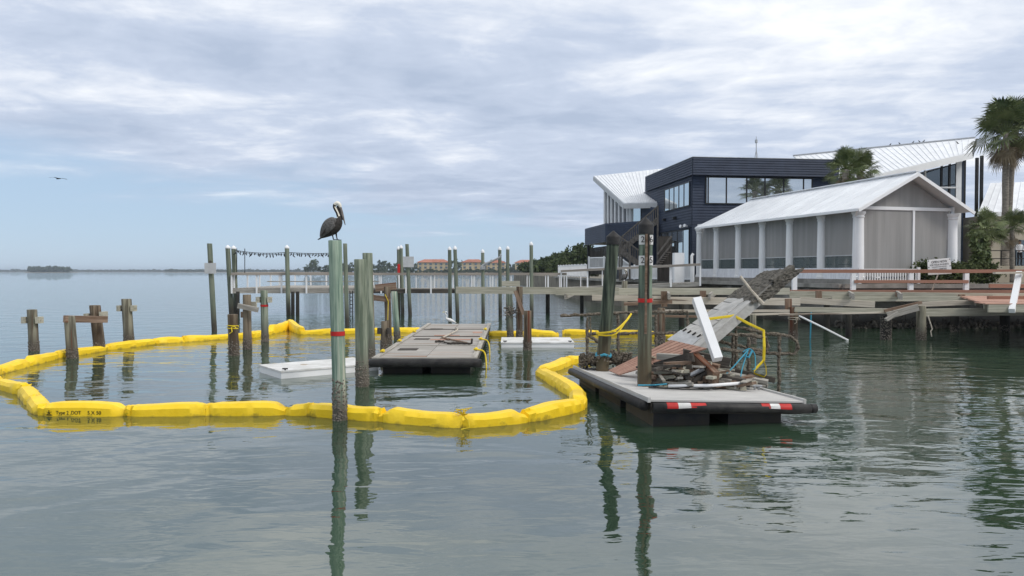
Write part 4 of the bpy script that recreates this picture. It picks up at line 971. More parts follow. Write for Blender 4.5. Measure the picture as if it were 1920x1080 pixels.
# ================================================================ BROKEN PIER (bare stringers)
bp = thing('broken_pier', 'storm broken pier of bare pale stringers with no deck', 'pier', (6, 32, 0))
BM = [((855, 544, 34.5), (1042, 545, 34), .10, .32, 'wood_beam'), ((1042, 546, 33.5), (1160, 546.5, 33.2), .10, .36, 'wood_beam'), ((1160, 546.5, 33.2), (1480, 546, 33), .10, .30, 'wood_beam'),
      ((1110, 558, 32), (1240, 560, 31.8), .10, .24, 'wood_pale'), ((1225, 563, 31.5), (1500, 566, 31), .10, .30, 'wood_pale'), ((1480, 552, 33.2), (1860, 556, 33), .10, .30, 'wood_beam'),
      ((1500, 563, 31.6), (1640, 571, 31), .10, .26, 'wood_pale'), ((1560, 561, 32.4), (1830, 560, 32.2), .10, .2, 'wood_beam'), ((1490, 580, 29.4), (1700, 584, 29.2), .10, .20, 'wood_beam'),
      ((1460, 590, 29.0), (1660, 586, 29.0), .08, .06, 'wood_pale'), ((1735, 586, 29.2), (1925, 584, 29.0), .12, .30, 'wood_beam'), ((1720, 571, 30.5), (1840, 566, 30.3), .10, .2, 'wood_pale'),
      ((1240, 583, 29.5), (1480, 583, 29.6), .08, .10, 'wood_pale'), ((1330, 592, 29.2), (1480, 588, 29.2), .08, .07, 'wood_pale'), ((1200, 592, 29.4), (1330, 594, 29.2), .08, .08, 'wood_rust'),
      ((1170, 570, 30.5), (1260, 566, 30.6), .10, .14, 'wood_rust'), ((1860, 556, 33), (1930, 556, 33), .10, .3, 'wood_beam')]
for p, q, w_, h_, m in BM: plank('stringer', P(*p), P(*q), w_, h_, m, bp)
for px, pa, pb_, Yq in ((1245, 546, 575, 31.4), (1318, 545, 560, 32), (1478, 560, 583, 30), (1535, 545, 562, 32.6), (1685, 548, 566, 32.4), (1803, 552, 566, 32.4), (1390, 556, 574, 31)):
    plank('cross_block', P(px, pa, Yq), P(px, pb_, Yq), .25, .12, 'wood_rust', bp)
for (px0, px1, Ya, Yb_) in ((1060, 1075, 33.4, 36), (1330, 1340, 31, 35), (1420, 1420, 31, 35), (1600, 1590, 30, 35), (1690, 1680, 29.5, 35), (1255, 1250, 30, 35)):
    plank('cross_beam', P(px0, 556, Ya), P(px1, 549, Yb_), .1, .25, 'wood_grey', bp)
tp = thing('collapsed_boards', 'tangle of collapsed boards hanging on the pale piling', 'boards', P(1690, 580, 29))
for p, q, w_, h_, m in (((1658, 583, 28.9), (1728, 567, 28.8), .1, .1, 'wood_rust'), ((1664, 592, 28.7), (1722, 576, 28.6), .06, .26, 'wood_grey'), ((1661, 600, 28.6), (1683, 586, 28.6), .18, .12, 'wood_grey'), ((1672, 584, 28.8), (1692, 592, 28.8), .1, .12, 'wood_dark')):
    plank('board', P(*p), P(*q), w_, h_, m, tp)
bb = B(); bb.tube([P(1740, 592, 28.8), P(1748, 617, 28.8), P(1745, 621, 28.8), P(1747, 631, 28.8)], .025, 6); bb.build('hanging_conduit', 'wood_pale', label='kinked pale conduit hanging right of the pale piling', cat='pipe')
bb = B(); bb.tube([P(1498, 592, 29), P(1545, 615, 28.6), W(1590, 638)], .035, 6); bb.build('fallen_pole', 'white', label='white pole slanting from the pier down into the water', cat='pole')
bb = B(); bb.tube([P(1521, 580, 30), P(1520, 610, 30), P(1519, 640, 30)], .03, 6); bb.build('blue_rope', 'rope_blue', label='blue rope hanging straight down behind the white pole', cat='rope')
# brown railing
br = thing('brown_railing', 'brown composite railing on white posts along the broken pier', 'railing', P(1700, 545, 34))
YR2 = 34.0
def rl(px0, px1, py, h_, Yv=YR2, m='comp_brown', w_=.14): plank('rail', P(px0, py, Yv), P(px1, py, Yv), w_, h_, m, br)
rl(1484, 1925, 508.5, .16); rl(1602, 1816, 528, .14, YR2 - .09, w_=.05); rl(1486, 1930, 546.5, .14, YR2 - .05)
for px in (1490, 1600, 1708, 1812):
    bb = B(); q = P(px, 512.5, YR2); q2 = P(px, 544, YR2); bb.box((q.x - .10, q.y - .06, q2.z), (q.x + .10, q.y + .1, q.z)); bb.build('post', 'white', br)
wk = thing('shore_walk', 'shaded walkway deck behind the brown railing along the seawall', 'walkway', (16, 34.6, 1.8))
for i in range(96):
    x = 13.1 + i * .142; plank('deck_board', (x, 33.95, 1.80), (x, 35.6, 1.80), .134, .035, 'comp_brown', wk)
for y in (34.1, 35.2): plank('joist', (13.1, y, 1.67), (26.7, y, 1.67), .08, .2, 'wood_dark', wk)
# decking left at the right end
dk = thing('deck_remnant', 'remaining patch of brown composite decking at the right end of the broken pier', 'decking', (18, 30, 1.6))
n = 58
for i in range(n):
    y = 25.2 + (33.6 - 25.2) * i / n; xl = 16.1 + (20.3 - 16.1) * (i / n) + .35 * mnoise.noise((i * .9, 0, 5))
    plank('deck_board', (xl, y, 1.6), (26, y, 1.6), .138, .03, 'comp_deck', dk)
for y in (25.3, 27.5, 30, 32.5): plank('joist', (16.3 + (y - 25) * .5, y, 1.44), (26, y, 1.44), .06, .24, 'wood_beam', dk)
plank('edge_joist', (16.2, 25.15, 1.44), (26, 25.15, 1.44), .06, .26, 'wood_beam', dk)
plank('leaning_post', P(1911, 512, 26.3), P(1897, 583, 25.0), .18, .18, 'white', label='white railing post leaning on the deck remnant at right edge', cat='post')
plank('broken_rail', P(1864, 512, 26), P(1935, 511, 26), .16, .07, 'wood_pale', label='broken pale rail board at the top of the leaning post', cat='board')
plank('fallen_rail', P(1855, 536, 31), P(1930, 536.5, 31), .1, .16, 'comp_brown', label='short brown rail board behind the leaning post', cat='board')
plank('fallen_rail', P(1852, 558, 27), P(1930, 558, 27), .1, .12, 'comp_brown', label='brown rail board lying on the deck remnant', cat='board')
bb = B(); rnd = random.Random(6)
for i in range(900):
    p = Vector((rnd.uniform(15.5, 30), 35.2 + rnd.gauss(0, .2), .05 + rnd.gauss(0, .16))); s = .13 * rnd.uniform(.4, 1.5)
    ax = Vector((rnd.gauss(0, 1), rnd.gauss(0, 1), rnd.gauss(0, 1))).normalized(); e1 = ax.orthogonal().normalized(); e2 = ax.cross(e1)
    bb.add([p + e1 * s, p + e2 * s, p - e1 * s, p - e2 * s, p + ax * s * .8], [(0, 1, 4), (1, 2, 4), (2, 3, 4), (3, 0, 4), (3, 2, 1, 0)])
o = bb.build('shore_rubble', 'mud', label='dark oyster crusted rubble along the seawall foot under the pier', cat='rubble'); o['kind'] = 'stuff'
# ================================================================ RESTAURANT (navy two storey block)
def V2(p, z): return Vector((p.x, p.y, z))
def siding(parent, a, c, z0, z1, mat='navy', step=.2, name='siding', out=None, z0b=None, z1b=None):
    """lapped boards on a wall from a to c (plan points); real laps, each board tilted out at its foot"""
    a, c = Vector((a[0], a[1])), Vector((c[0], c[1])); d = (c - a).normalized(); nrm = Vector((d.y, -d.x))
    if out is not None and nrm.dot(Vector(out)) < 0: nrm = -nrm
    bb = B(); k = max(1, int(round((z1 - z0) / step)))
    z0b = z0 if z0b is None else z0b; z1b = z1 if z1b is None else z1b
    for i in range(k):
        za, zb = z0 + (z1 - z0) * i / k, z0 + (z1 - z0) * (i + 1) / k; zc, zd = z0b + (z1b - z0b) * i / k, z0b + (z1b - z0b) * (i + 1) / k
        o1 = nrm * .045; o2 = nrm * .005
        q = [Vector((a.x, a.y, za)) + o1.to_3d(), Vector((c.x, c.y, zc)) + o1.to_3d(), Vector((c.x, c.y, zd)) + o2.to_3d(), Vector((a.x, a.y, zb)) + o2.to_3d(),
             Vector((a.x, a.y, za)), Vector((c.x, c.y, zc))]
        bb.add(q, [(0, 1, 2, 3), (4, 5, 1, 0)])
    o = bb.build(name, mat, parent); o['kind'] = 'stuff'; return o
KB = 1.04
C0 = Vector((12.15 * KB, 50.0 * KB)); U = Vector((.9928, .12)).normalized(); VV = Vector((-.12, .9928)).normalized()
def bp2(s, v): return C0 + (U * s + VV * v) * KB
def zk(z): return z if z < 2.1 else 2.7 + (z - 2.7) * KB
def hbox(bb, s0, s1, v0, v1, z0, z1, mi=0):
    c = [bp2(s0, v0), bp2(s1, v0), bp2(s1, v1), bp2(s0, v1)]
    bb.hexa([V2(q, zk(z0)) for q in c] + [V2(q, zk(z1)) for q in c], mi)
rs = thing('restaurant_building', 'dark navy two storey waterfront restaurant with ribbon windows', 'building', V2(C0, 2.02))
GZ = 2.02
bb = B(); hbox(bb, .02, 15.0, .02, 12, GZ, 9.2); bb.build('wall', 'navy', rs)
siding(rs, bp2(0, 0), bp2(15, 0), GZ, zk(9.15), out=-VV); siding(rs, bp2(0, 0), bp2(0, 9.5), GZ, zk(9.15), out=-U)
# parapet fascia, overhanging
bb = B(); hbox(bb, -.15, 10.2, -.5, 10.1, 9.16, 10.32); bb.build('parapet', 'navy', rs)
siding(rs, bp2(-.15, -.5), bp2(10.2, -.5), zk(9.16), zk(10.32), out=-VV, step=.17); siding(rs, bp2(-.15, -.5), bp2(-.15, 10.1), zk(9.16), zk(10.32), mat='navy', out=-U, step=.17)
siding(rs, bp2(10.2, -.5), bp2(10.2, 2.5), zk(9.16), zk(10.32), mat='roof_white', out=U, step=.17)
bb = B(); hbox(bb, -.2, 10.25, -.55, 10.15, 10.322, 10.36); bb.build('cap_flashing', 'steel', rs)
def window_front(px0, px1, z0, z1, v=-.0, panes=(), rooted=rs):
    def s_of(px):         # where the ray of that pixel column meets the front wall
        k = (px - CX) / FPX; return (k * C0.y - C0.x) / (U.x - k * U.y) / KB
    fr = B(); a, c = s_of(px0), s_of(px1)
    hbox(fr, a - .06, c + .06, -.10, -.046, z0 - .08, z0); hbox(fr, a - .06, c + .06, -.10, -.046, z1, z1 + .08)
    cuts = [px0] + list(panes) + [px1]
    for q in cuts: hbox(fr, s_of(q) - .045, s_of(q) + .045, -.098, -.046, z0 + .002, z1 - .002)
    wnd = thing_child('window_strip', rooted, fr, 'black')
    for q0, q1 in zip(cuts[:-1], cuts[1:]):
        g = B(); hbox(g, s_of(q0) + .047, s_of(q1) - .047, -.075, -.06, z0, z1); g.build('pane', 'glass_mirror', wnd)
def thing_child(name, parent, bb_, mat): return bb_.build(name, mat, parent)
window_front(1322, 1520, 7.33, 9.03, panes=(1326, 1360, 1398, 1432, 1467, 1504))
def window_side(v0, v1, z0, z1, n):
    fr = B(); ws = [(v0 + (v1 - v0) * i / n) for i in range(n + 1)]
    hbox(fr, -.10, -.046, v0 - .06, v1 + .06, z0 - .08, z0); hbox(fr, -.10, -.046, v0 - .06, v1 + .06, z1, z1 + .08)
    for q in ws: hbox(fr, -.098, -.046, q - .05, q + .05, z0 + .002, z1 - .002)
    wnd = fr.build('window_strip', 'black', rs)
    for q0, q1 in zip(ws[:-1], ws[1:]):
        g = B(); hbox(g, -.075, -.06, q0 + .052, q1 - .052, z0, z1); g.build('pane', 'glass_mirror', wnd)
window_side(.35, 5.5, 7.22, 8.75, 5); window_side(.35, 6.2, 2.7, 5.55, 5)
bb = B(); hbox(bb, -.08, .0, 0, 7.5, 5.68, 5.82); bb.build('belt_trim', 'navy', rs)
for s, z in ((3.2, 6.6), (5.5, 6.65)):
    bb = B(); c = bp2(0, s); bb.box((c.x - .25, c.y - .2, z), (c.x - .02, c.y + .2, z + .16)); bb.build('wall_lamp', 'black', rs)
bb = B()
for v in (.5, 1.3):
    c = bp2(-.15, v); bb.tube([V2(c, 5.9), V2(c, 5.9) + Vector((-.25, -.15, .05))], [.06, .12], 8)
bb.build('flood_lamp', 'white', rs)
# rooftop gear
bb = B(); hbox(bb, 5.6, 8.4, 3, 6, 10.3, 10.75); bb.build('rooftop_unit', 'wood_dark', label='low dark rooftop unit on the navy parapet roof', cat='roof unit')
ms = thing('antenna_mast', 'thin antenna mast with guy wires on the flat roof', 'antenna', P(1418, 297, 54))
bb = B(); bb.tube([P(1418, 300, 54), P(1418, 256, 54)], [.05, .02], 6); bb.build('pole', 'steel', ms)
bb = B(); bb.tube([P(1418, 268, 54), P(1418, 262, 54)], .10, 6); bb.build('sensor', 'steel', ms)
bb = B()
for dx in (-4, 4): bb.tube([P(1418, 280, 54), P(1418 + dx, 300, 54)], .014, 4)
bb.build('guy_wire', 'steel', ms)
# ---- metal roofs as separate panels with standing seams
def seam_roof(parent, a, b_, c, d, n, mat='roof_white', th=.06, rib=.04):
    """a-b low edge, d-c high edge; panels run from the low to the high edge"""
    a, b_, c, d = map(Vector, (a, b_, c, d)); nr = (b_ - a).cross(d - a).normalized(); nr = nr if nr.z > 0 else -nr
    for i in range(n):
        u0, u1 = i / n, (i + 1) / n; q = [a.lerp(b_, u0), a.lerp(b_, u1), d.lerp(c, u1), d.lerp(c, u0)]; e_ = (q[1] - q[0]); w_ = e_.length; e_ = e_ / w_; e2 = (q[2] - q[3]).normalized()
        bb = B(); g = .004
        bb.hexa([q[0] + e_ * g - nr * th, q[1] - e_ * g - nr * th, q[2] - e2 * g - nr * th, q[3] + e2 * g - nr * th, q[0] + e_ * g, q[1] - e_ * g, q[2] - e2 * g, q[3] + e2 * g])
        rw = .05
        bb.hexa([q[0] + e_ * g, q[0] + e_ * rw, q[3] + e2 * rw, q[3] + e2 * g, q[0] + e_ * (g + .01) + nr * rib, q[0] + e_ * (rw - .01) + nr * rib, q[3] + e2 * (rw - .01) + nr * rib, q[3] + e2 * (g + .01) + nr * rib])
        bb.build('roof_panel', mat, parent)
wl = thing('left_wing', 'left wing of the restaurant with upswept white metal roof and navy balcony', 'building', V2(bp2(-3, 12), 2.02))
R1, R2, R3, R4 = P(1170, 381, 61), P(1236, 379, 59.6), P(1113, 330, 76), P(1262, 314, 70)
seam_roof(wl, R1, R2, R4, R3, 22)
for p, q in ((R1, R2), (R1, R3)): plank('roof_fascia', p - Vector((0, 0, .26)), q - Vector((0, 0, .26)), .1, .4, 'sign_grey', wl)
# wing walls
W1, W2, W3 = Vector((11.4, 59.3)), Vector((10.15, 63.0)), Vector((9.25, 72.0))
def zroof(p):
    nrr = (R2 - R1).cross(R3 - R1).normalized(); return R1.z - (nrr.x * (p.x - R1.x) + nrr.y * (p.y - R1.y)) / nrr.z - .35
for a, c in ((W1, W2), (W2, W3)):
    bb = B(); za, zc = zroof(a), zroof(c); d = (c - a).normalized(); nn = Vector((-d.y, d.x)); nn = nn if nn.x > 0 else -nn
    bb.hexa([V2(a, GZ), V2(c, GZ), V2(c + nn * .3, GZ), V2(a + nn * .3, GZ), V2(a, za), V2(c, zc), V2(c + nn * .3, zc), V2(a + nn * .3, za)]); bb.build('wall', 'navy', wl)
    siding(wl, a, c, GZ, za, out=-nn, z1b=zc)
for t in (.03, .19, .35, .51, .67, .83, .98):
    p = W2.lerp(W3, t) + Vector((-.25, -.1)); bb = B(); z1 = zroof(p); bb.tube([V2(p, 6.0), V2(p, z1)], .16, 10); bb.build('white_column', 'white', wl)
p = W2 + Vector((-.02, -.12)); bb = B(); bb.tube([V2(p, 6.0), V2(p, zroof(p))], .2, 10); bb.build('white_column', 'white', wl)
for t0_, t1_ in ((.06, .46),):
    a, c = W2.lerp(W1, t0_), W2.lerp(W1, t1_); d = (c - a).normalized(); nn = Vector((d.y, -d.x)); nn = nn if nn.y < 0 else -nn
    fr = B(); fr.hexa([V2(a + nn * .05, 6.7), V2(c + nn * .05, 6.7), V2(c, 6.7), V2(a, 6.7), V2(a + nn * .05, 8.2), V2(c + nn * .05, 8.2), V2(c, 8.2), V2(a, 8.2)]); w_ = fr.build('window', 'black', wl)
    g = B(); a2, c2 = a.lerp(c, .06), a.lerp(c, .94); g.hexa([V2(a2 + nn * .07, 6.78), V2(c2 + nn * .07, 6.78), V2(c2 + nn * .052, 6.78), V2(a2 + nn * .052, 6.78), V2(a2 + nn * .07, 8.12), V2(c2 + nn * .07, 8.12), V2(c2 + nn * .052, 8.12), V2(a2 + nn * .052, 8.12)]); g.build('pane', 'glass_mirror', w_)
# balcony
Q1, Q2, Q3, Q4 = Vector((11.2, 58.4)), Vector((7.9, 62.6)), Vector((6.95, 70.4)), Vector((9.3, 72))
bb = B(); pl = [Q1, Q2, Q3, Q4, W2.lerp(W1, .9)]
bb.v = [V2(q, z) for z in (5.25, 5.45) for q in pl]; k = len(pl)
bb.f = [tuple(reversed(range(k))), tuple(range(k, 2 * k))] + [(i, (i + 1) % k, k + (i + 1) % k, k + i) for i in range(k)]; bb.m = [0] * len(bb.f); bb.build('balcony_floor', 'white_dirty', wl)
for a, c, m in ((Q1, Q2, 'navy'), (Q2, Q3, 'navy')):
    d = (c - a).normalized(); nn = Vector((-d.y, d.x)); nn = nn if nn.x > 0 else -nn
    bb = B(); bb.hexa([V2(a, 5.2), V2(c, 5.2), V2(c + nn * .12, 5.2), V2(a + nn * .12, 5.2), V2(a, 6.76), V2(c, 6.76), V2(c + nn * .12, 6.76), V2(a + nn * .12, 6.76)]); bb.build('balcony_wall', m, wl)
    siding(wl, a, c, 5.2, 6.74, mat=m, out=-nn, step=.17)
for q in (Q2 + Vector((.3, .3)), Q3 + Vector((.3, -.2)), Q2.lerp(Q1, .5)):
    bb = B(); bb.tube([V2(q, GZ), V2(q, 5.2)], .12, 8); bb.build('balcony_post', 'black', wl)
for i in range(22):
    a = Q2.lerp(Q3, .1 + i * .04) + Vector((.35, .1)); bb = B(); bb.box((a.x - .02, a.y - .14, GZ + .4), (a.x + .02, a.y + .14, 4.9)); bb.build('lattice_board', 'dark_wood', wl)
# outside stair
st = thing('outside_stair', 'dark grey wooden stair climbing the navy wall to the upper floor', 'stair', P(1190, 500, 55.5))
sa, sb_ = P(1166, 470, 56), P(1233, 414, 54.6); sc_, sd2 = P(1162, 470, 55.2), P(1199, 497, 54.6)
for (a, c, nb) in ((sa, sb_, 17), (sc_, sd2, 9)):
    plank('stringer', a, c, .08, .32, 'stair_wood', st); a2, c2 = a + Vector((.15, 1.2, 0)), c + Vector((.15, 1.2, 0)); plank('stringer', a2, c2, .08, .32, 'stair_wood', st)
    plank('handrail', a + Vector((0, 0, 1.05)), c + Vector((0, 0, 1.05)), .09, .10, 'stair_wood', st)
    plank('handrail', a + Vector((0, 0, .25)), c + Vector((0, 0, .25)), .06, .07, 'stair_wood', st)
    bb = B()
    for i in range(nb + 1):
        q = a.lerp(c, i / nb); bb.box((q.x - .03, q.y - .02, q.z + .2), (q.x + .03, q.y + .02, q.z + 1.02))
    o = bb.build('baluster', 'stair_wood', st); o['kind'] = 'stuff'
    for i in range(nb // 2):
        q = a.lerp(c, (i + .5) / (nb // 2)); bb = B(); bb.box((q.x - .16, q.y + .05, q.z), (q.x + .16, q.y + 1.2, q.z + .05)); bb.build('tread', 'stair_wood', st)
    for t in (0, .5, 1):
        q = a.lerp(c, t); bb = B(); bb.box((q.x - .06, q.y - .08, GZ), (q.x + .06, q.y + .0, q.z + 1.1)); bb.build('post', 'stair_wood', st)
s2 = thing('side_stair', 'small dark stair against the lower windows behind the numbered piling', 'stair', P(1240, 500, 49))
for dz in (0, .9):
    plank('rail', P(1233, 492, 49.4) + Vector((0, 0, dz * .6)), P(1259, 458, 49) + Vector((0, 0, dz * .6)), .08, .12, 'stair_wood', s2)
bb = B(); q = P(1234, 460, 49.6); bb.box((q.x, q.y, GZ), (q.x + .9, q.y + .3, q.z + .6)); bb.build('landing_wall', 'dark_wood', s2)
for i in range(8):
    q = P(1233, 500, 49.2).lerp(P(1256, 470, 49), i / 8); bb = B(); bb.box((q.x - .1, q.y, q.z), (q.x + .15, q.y + 1, q.z + .05)); bb.build('tread', 'stair_wood', s2)

# ---- right wing
wr = thing('right_wing', 'right wing of the restaurant with long rising white metal roof', 'building', P(1700, 500, 60))
RA, RB, RC, RD = P(1560, 346, 55), P(1822, 285, 59), P(1829, 259, 67), P(1487, 293, 76)
seam_roof(wr, RA, RB, RC, RD, 30)
plank('ridge_cap', RD + Vector((0, 0, .08)), RC + Vector((0, 0, .08)), .25, .1, 'sign_grey', wr)
plank('roof_fascia', RA - Vector((0, .06, .28)), RB - Vector((0, .06, .28)), .1, .5, 'white', wr)
plank('roof_fascia', RB - Vector((-.06, 0, .3)), RC - Vector((-.06, 0, .3)), .1, .4, 'black', wr)
bb = B(); q = [RA - Vector((0, 0, .3)), RB - Vector((0, 0, .3)), RC - Vector((0, 0, .3)), RD - Vector((0, 0, .3))]; bb.hexa([p - Vector((0, 0, .1)) for p in q] + q); bb.build('soffit', 'black', wr)
def gpt(px, py, Y=60.5): return P(px, py, Y)
def ztop(px): return 340 - (px - 1627) * (55 / 195.0) + 13
bb = B(); a, c = gpt(1560, 420), gpt(1806, 420); bb.hexa([V2(a, GZ), V2(c, GZ), V2(c, GZ) + Vector((0, 5, 0)), V2(a, GZ) + Vector((0, 5, 0)), V2(a, gpt(1560, ztop(1560)).z), V2(c, gpt(1806, ztop(1806)).z), V2(c, gpt(1806, ztop(1806)).z) + Vector((0, 5, 0)), V2(a, gpt(1560, ztop(1560)).z) + Vector((0, 5, 0))]); bb.build('wall', 'navy', wr)
cuts = (1640, 1672, 1703, 1737, 1768, 1783, 1800)
for i, (p0, p1) in enumerate(zip(cuts[:-1], cuts[1:])):
    for (f0, f1) in ((0, .55), (.57, 1.0)):
        g = B(); za, zc = gpt(p0, ztop(p0) + 3).z, gpt(p1, ztop(p1) + 3).z; zl = gpt(p0, 392).z; xa, xc = gpt(p0, 0).x + .08, gpt(p1, 0).x - .08
        l0, l1, h0, h1 = zl + (za - zl) * f0, zl + (zc - zl) * f0, zl + (za - zl) * f1, zl + (zc - zl) * f1
        g.hexa([(xa, 60.40, l0), (xc, 60.40, l1), (xc, 60.46, l1), (xa, 60.46, l0), (xa, 60.40, h0), (xc, 60.40, h1), (xc, 60.46, h1), (xa, 60.46, h0)]); g.build('pane', 'glass_dark', wr)
for p0 in cuts:
    bb = B(); q = gpt(p0, 0); w_ = .22 if p0 == 1800 else .07; bb.box((q.x - w_, 60.32, GZ), (q.x + w_, 60.44, gpt(p0, ztop(p0) - 2).z)); bb.build('mullion', 'white' if p0 in (1737, 1800, 1703) else 'black', wr)
bb = B(); a, c = gpt(1640, 352), gpt(1800, 352); bb.box((a.x, 60.30, a.z - .06), (c.x, 60.43, a.z + .06)); bb.build('transom', 'white', wr)
for px, py in ((1808, 300), (1832, 296), (1841, 292)):
    q = P(px, py, 62); bb = B(); bb.box((q.x - .1, 61.9, GZ), (q.x + .1, 62.1, q.z)); bb.build('steel_post', 'black', wr)

# ---- far right building with white roof
fb_ = thing('side_building', 'beige side building with white metal roof at right edge', 'building', P(1890, 500, 62))
seam_roof(fb_, P(1833, 401, 58), P(1960, 396, 58), P(1960, 340, 65), P(1857, 343, 65), 9)
plank('fascia', P(1833, 403, 57.9), P(1960, 398, 57.9), .1, .35, 'white', fb_)
bb = B(); a = P(1845, 500, 59); bb.box((a.x, 59, GZ), (a.x + 8, 66, P(1845, 404, 59).z)); bb.build('wall', 'wall_beige', fb_)
bb = B(); a = P(1880, 500, 58.9); bb.box((a.x, 58.9, 3.05), (a.x + 3, 58.98, 5.2)); bb.build('window', 'glass_dark', fb_)
# terrace with dark railing where the guest stands
te = thing('terrace', 'raised terrace with black railing at right edge', 'terrace', (X(1890, 46), 47, GZ))
bb = B(); bb.box((X(1848, 46), 46, GZ), (X(1848, 46) + 9, 58, 3.05)); bb.build('slab', 'wall_beige', te)
for k in range(5):
    bb = B(); x = X(1850, 46) + k * .9; bb.box((x, 46.05, 3.05), (x + .05, 46.1, 4.0)); bb.build('rail_post', 'black', te)
for z in (3.5, 4.0): plank('rail', (X(1850, 46), 46.08, z), (X(1850, 46) + 5, 46.08, z), .05, .05, 'black', te)

# ================================================================ PAVILION
pv = thing('pavilion', 'screened pavilion with white columns and white metal gable roof', 'pavilion', (17, 36.5, 2.3))
A0 = Vector((16.83, 36.0)); DD = Vector((-.252, .968)).normalized(); NN = Vector((.968, .252)).normalized()
LP, WP2 = 15.7, 5.55; ZF, ZE = 2.32, 5.82
def pp(s, v): return A0 + DD * s + NN * v
def pbox(bb, s0, s1, v0, v1, z0, z1, mi=0):
    c = [pp(s0, v0), pp(s0, v1), pp(s1, v1), pp(s1, v0)]; bb.hexa([V2(q, z0) for q in c] + [V2(q, z1) for q in c], mi)
bb = B(); pbox(bb, -.5, LP + .3, -.3, WP2 + .3, 1.9, ZF); bb.build('floor_slab', 'concrete', pv)
def column(s, v, parent=pv, z1=ZE):
    c = pp(s, v); bb = B(); kc = 1.62 if s == 0 else 1.4; pr = [(q * kc, z) for q, z in ((.20, ZF), (.20, ZF + .12), (.165, ZF + .16), (.165, ZF + 1.2), (.15, z1 - .52), (.17, z1 - .50), (.17, z1 - .44), (.155, z1 - .42), (.175, z1 - .36), (.20, z1 - .30), (.20, z1 - .22))]
    bb.loft([[V2(c + Vector((math.cos(6.2832 * j / 16), math.sin(6.2832 * j / 16))) * q, z) for j in range(16)] for q, z in pr]); o = bb.build('column', 'white', parent, True, ang=40)
    b2 = B(); b2.box((c.x - .07, c.y - .07, z1 - .218), (c.x + .07, c.y + .07, z1 + .1)); b2.build('bracket', 'white', o)
NS = 6
ss = [0, 2.70, 5.37, 7.98, 10.57, 13.2, 15.5]
for s in ss: column(s, 0)
for s in ss[1:]: column(s, WP2)
column(0, WP2)
for s0, s1 in zip(ss[:-1], ss[1:]):
    for v, full in ((0.02, True), (WP2 - .02, False)):
        bb = B(); pbox(bb, s0 + .2, s1 - .2, v - .012, v + .012, 3.5, ZE + .12); bb.build('screen', 'mesh_screen', pv)
        bb = B(); pbox(bb, s0 + .2, s1 - .2, v - .01, v + .01, 2.88, 3.49); bb.build('clear_panel', 'clear_sheet', pv)
        bb = B(); pbox(bb, s0 + .18, s1 - .18, v - .03, v + .03, 3.47, 3.52); bb.build('sill_bar', 'sign_grey', pv)
    bb = B(); k = 16; rr = []
    for i in range(k + 1):
        t = s0 + .12 + (s1 - s0 - .24) * i / k; f = .05 * mnoise.noise((t * 2.2, 0, 3)); rr.append((t, f))
    for i in range(k):
        t0_, f0 = rr[i]; t1_, f1 = rr[i + 1]
        c = [pp(t0_, -.10 + f0), pp(t1_, -.10 + f1), pp(t1_, -.16 + f1 * 2), pp(t0_, -.16 + f0 * 2)]
        bb.add([V2(c[0], 2.88), V2(c[1], 2.88), V2(c[2], 2.12 + f1), V2(c[3], 2.12 + f0)], [(0, 1, 2, 3)])
    bb.build('tarp_skirt', 'curtain_white', pv, True)
plank('eave_beam', V2(pp(-.1, 0), ZE + .02), V2(pp(LP, 0), ZE + .02), .14, .2, 'white', pv)
plank('eave_beam', V2(pp(-.1, WP2), ZE + .02), V2(pp(LP, WP2), ZE + .02), .14, .2, 'white', pv)
# gable end facing the pier
vm = WP2 / 2
ZP = 7.52
for a, c in ((.22, vm + .35), (vm + .49, WP2 - .22)):
    bb = B(); pbox(bb, -.012, .012, a, c, 2.45, ZE - .1); bb.build('screen', 'mesh_screen', pv)
bb = B(); pbox(bb, -.06, .06, vm + .36, vm + .48, ZF, ZE - .1); bb.build('gable_post', 'white', pv)
bb = B(); pbox(bb, -.07, .07, .1, WP2 - .1, ZE - .1, ZE + .06); bb.build('gable_beam', 'white', pv)
bb = B(); q = [V2(pp(0, .15), ZE + .06), V2(pp(0, WP2 - .15), ZE + .06), V2(pp(0, vm), ZP - .2)]; e_ = V2(DD, 0) * .03
bb.add([p for p in q] + [p + e_ for p in q], [(0, 1, 2), (5, 4, 3), (0, 3, 4, 1), (1, 4, 5, 2), (2, 5, 3, 0)]); bb.build('gable_screen', 'mesh_screen', pv)
OV = .62
zl = ZE + .10 - OV * (ZP - ZE - .10) / vm * .6
s_f, s_b = -.75, LP - .75
Lf, Lb, Tf, Tb = V2(pp(s_f, -OV), zl), V2(pp(s_b, -OV), zl), V2(pp(s_f, vm), ZP), V2(pp(s_b - 1.5, vm), ZP)
Rf, Rb_ = V2(pp(s_f, WP2 + OV), zl), V2(pp(s_b, WP2 + OV), zl)
seam_roof(pv, Lf, Lb, Tb, Tf, 17, th=.05, rib=.02); seam_roof(pv, Rb_, Rf, Tf, Tb, 17, th=.05, rib=.02)
seam_roof(pv, Lb, Rb_, Tb + Vector((.02, 0, 0)), Tb, 6, th=.05, rib=.02)
for p, q in ((Lf, Tf), (Rf, Tf)): plank('rake_board', p - Vector((0, 0, .11)), q - Vector((0, 0, .11)), .06, .16, 'white', pv)
plank('gutter', Lf - Vector((0, 0, .08)), Lb - Vector((0, 0, .08)), .12, .12, 'white', pv)
plank('ridge_cap', Tf + Vector((0, 0, .05)), Tb + Vector((0, 0, .05)), .3, .05, 'roof_white', pv)
bb = B(); c = V2(pp(-.3, -.35), zl - .1); c2 = V2(pp(-.05, -.22), zl - .35); bb.tube([c, c2, V2(pp(-.05, -.22), 2.2)], .06, 8); bb.build('downspout', 'white', pv)
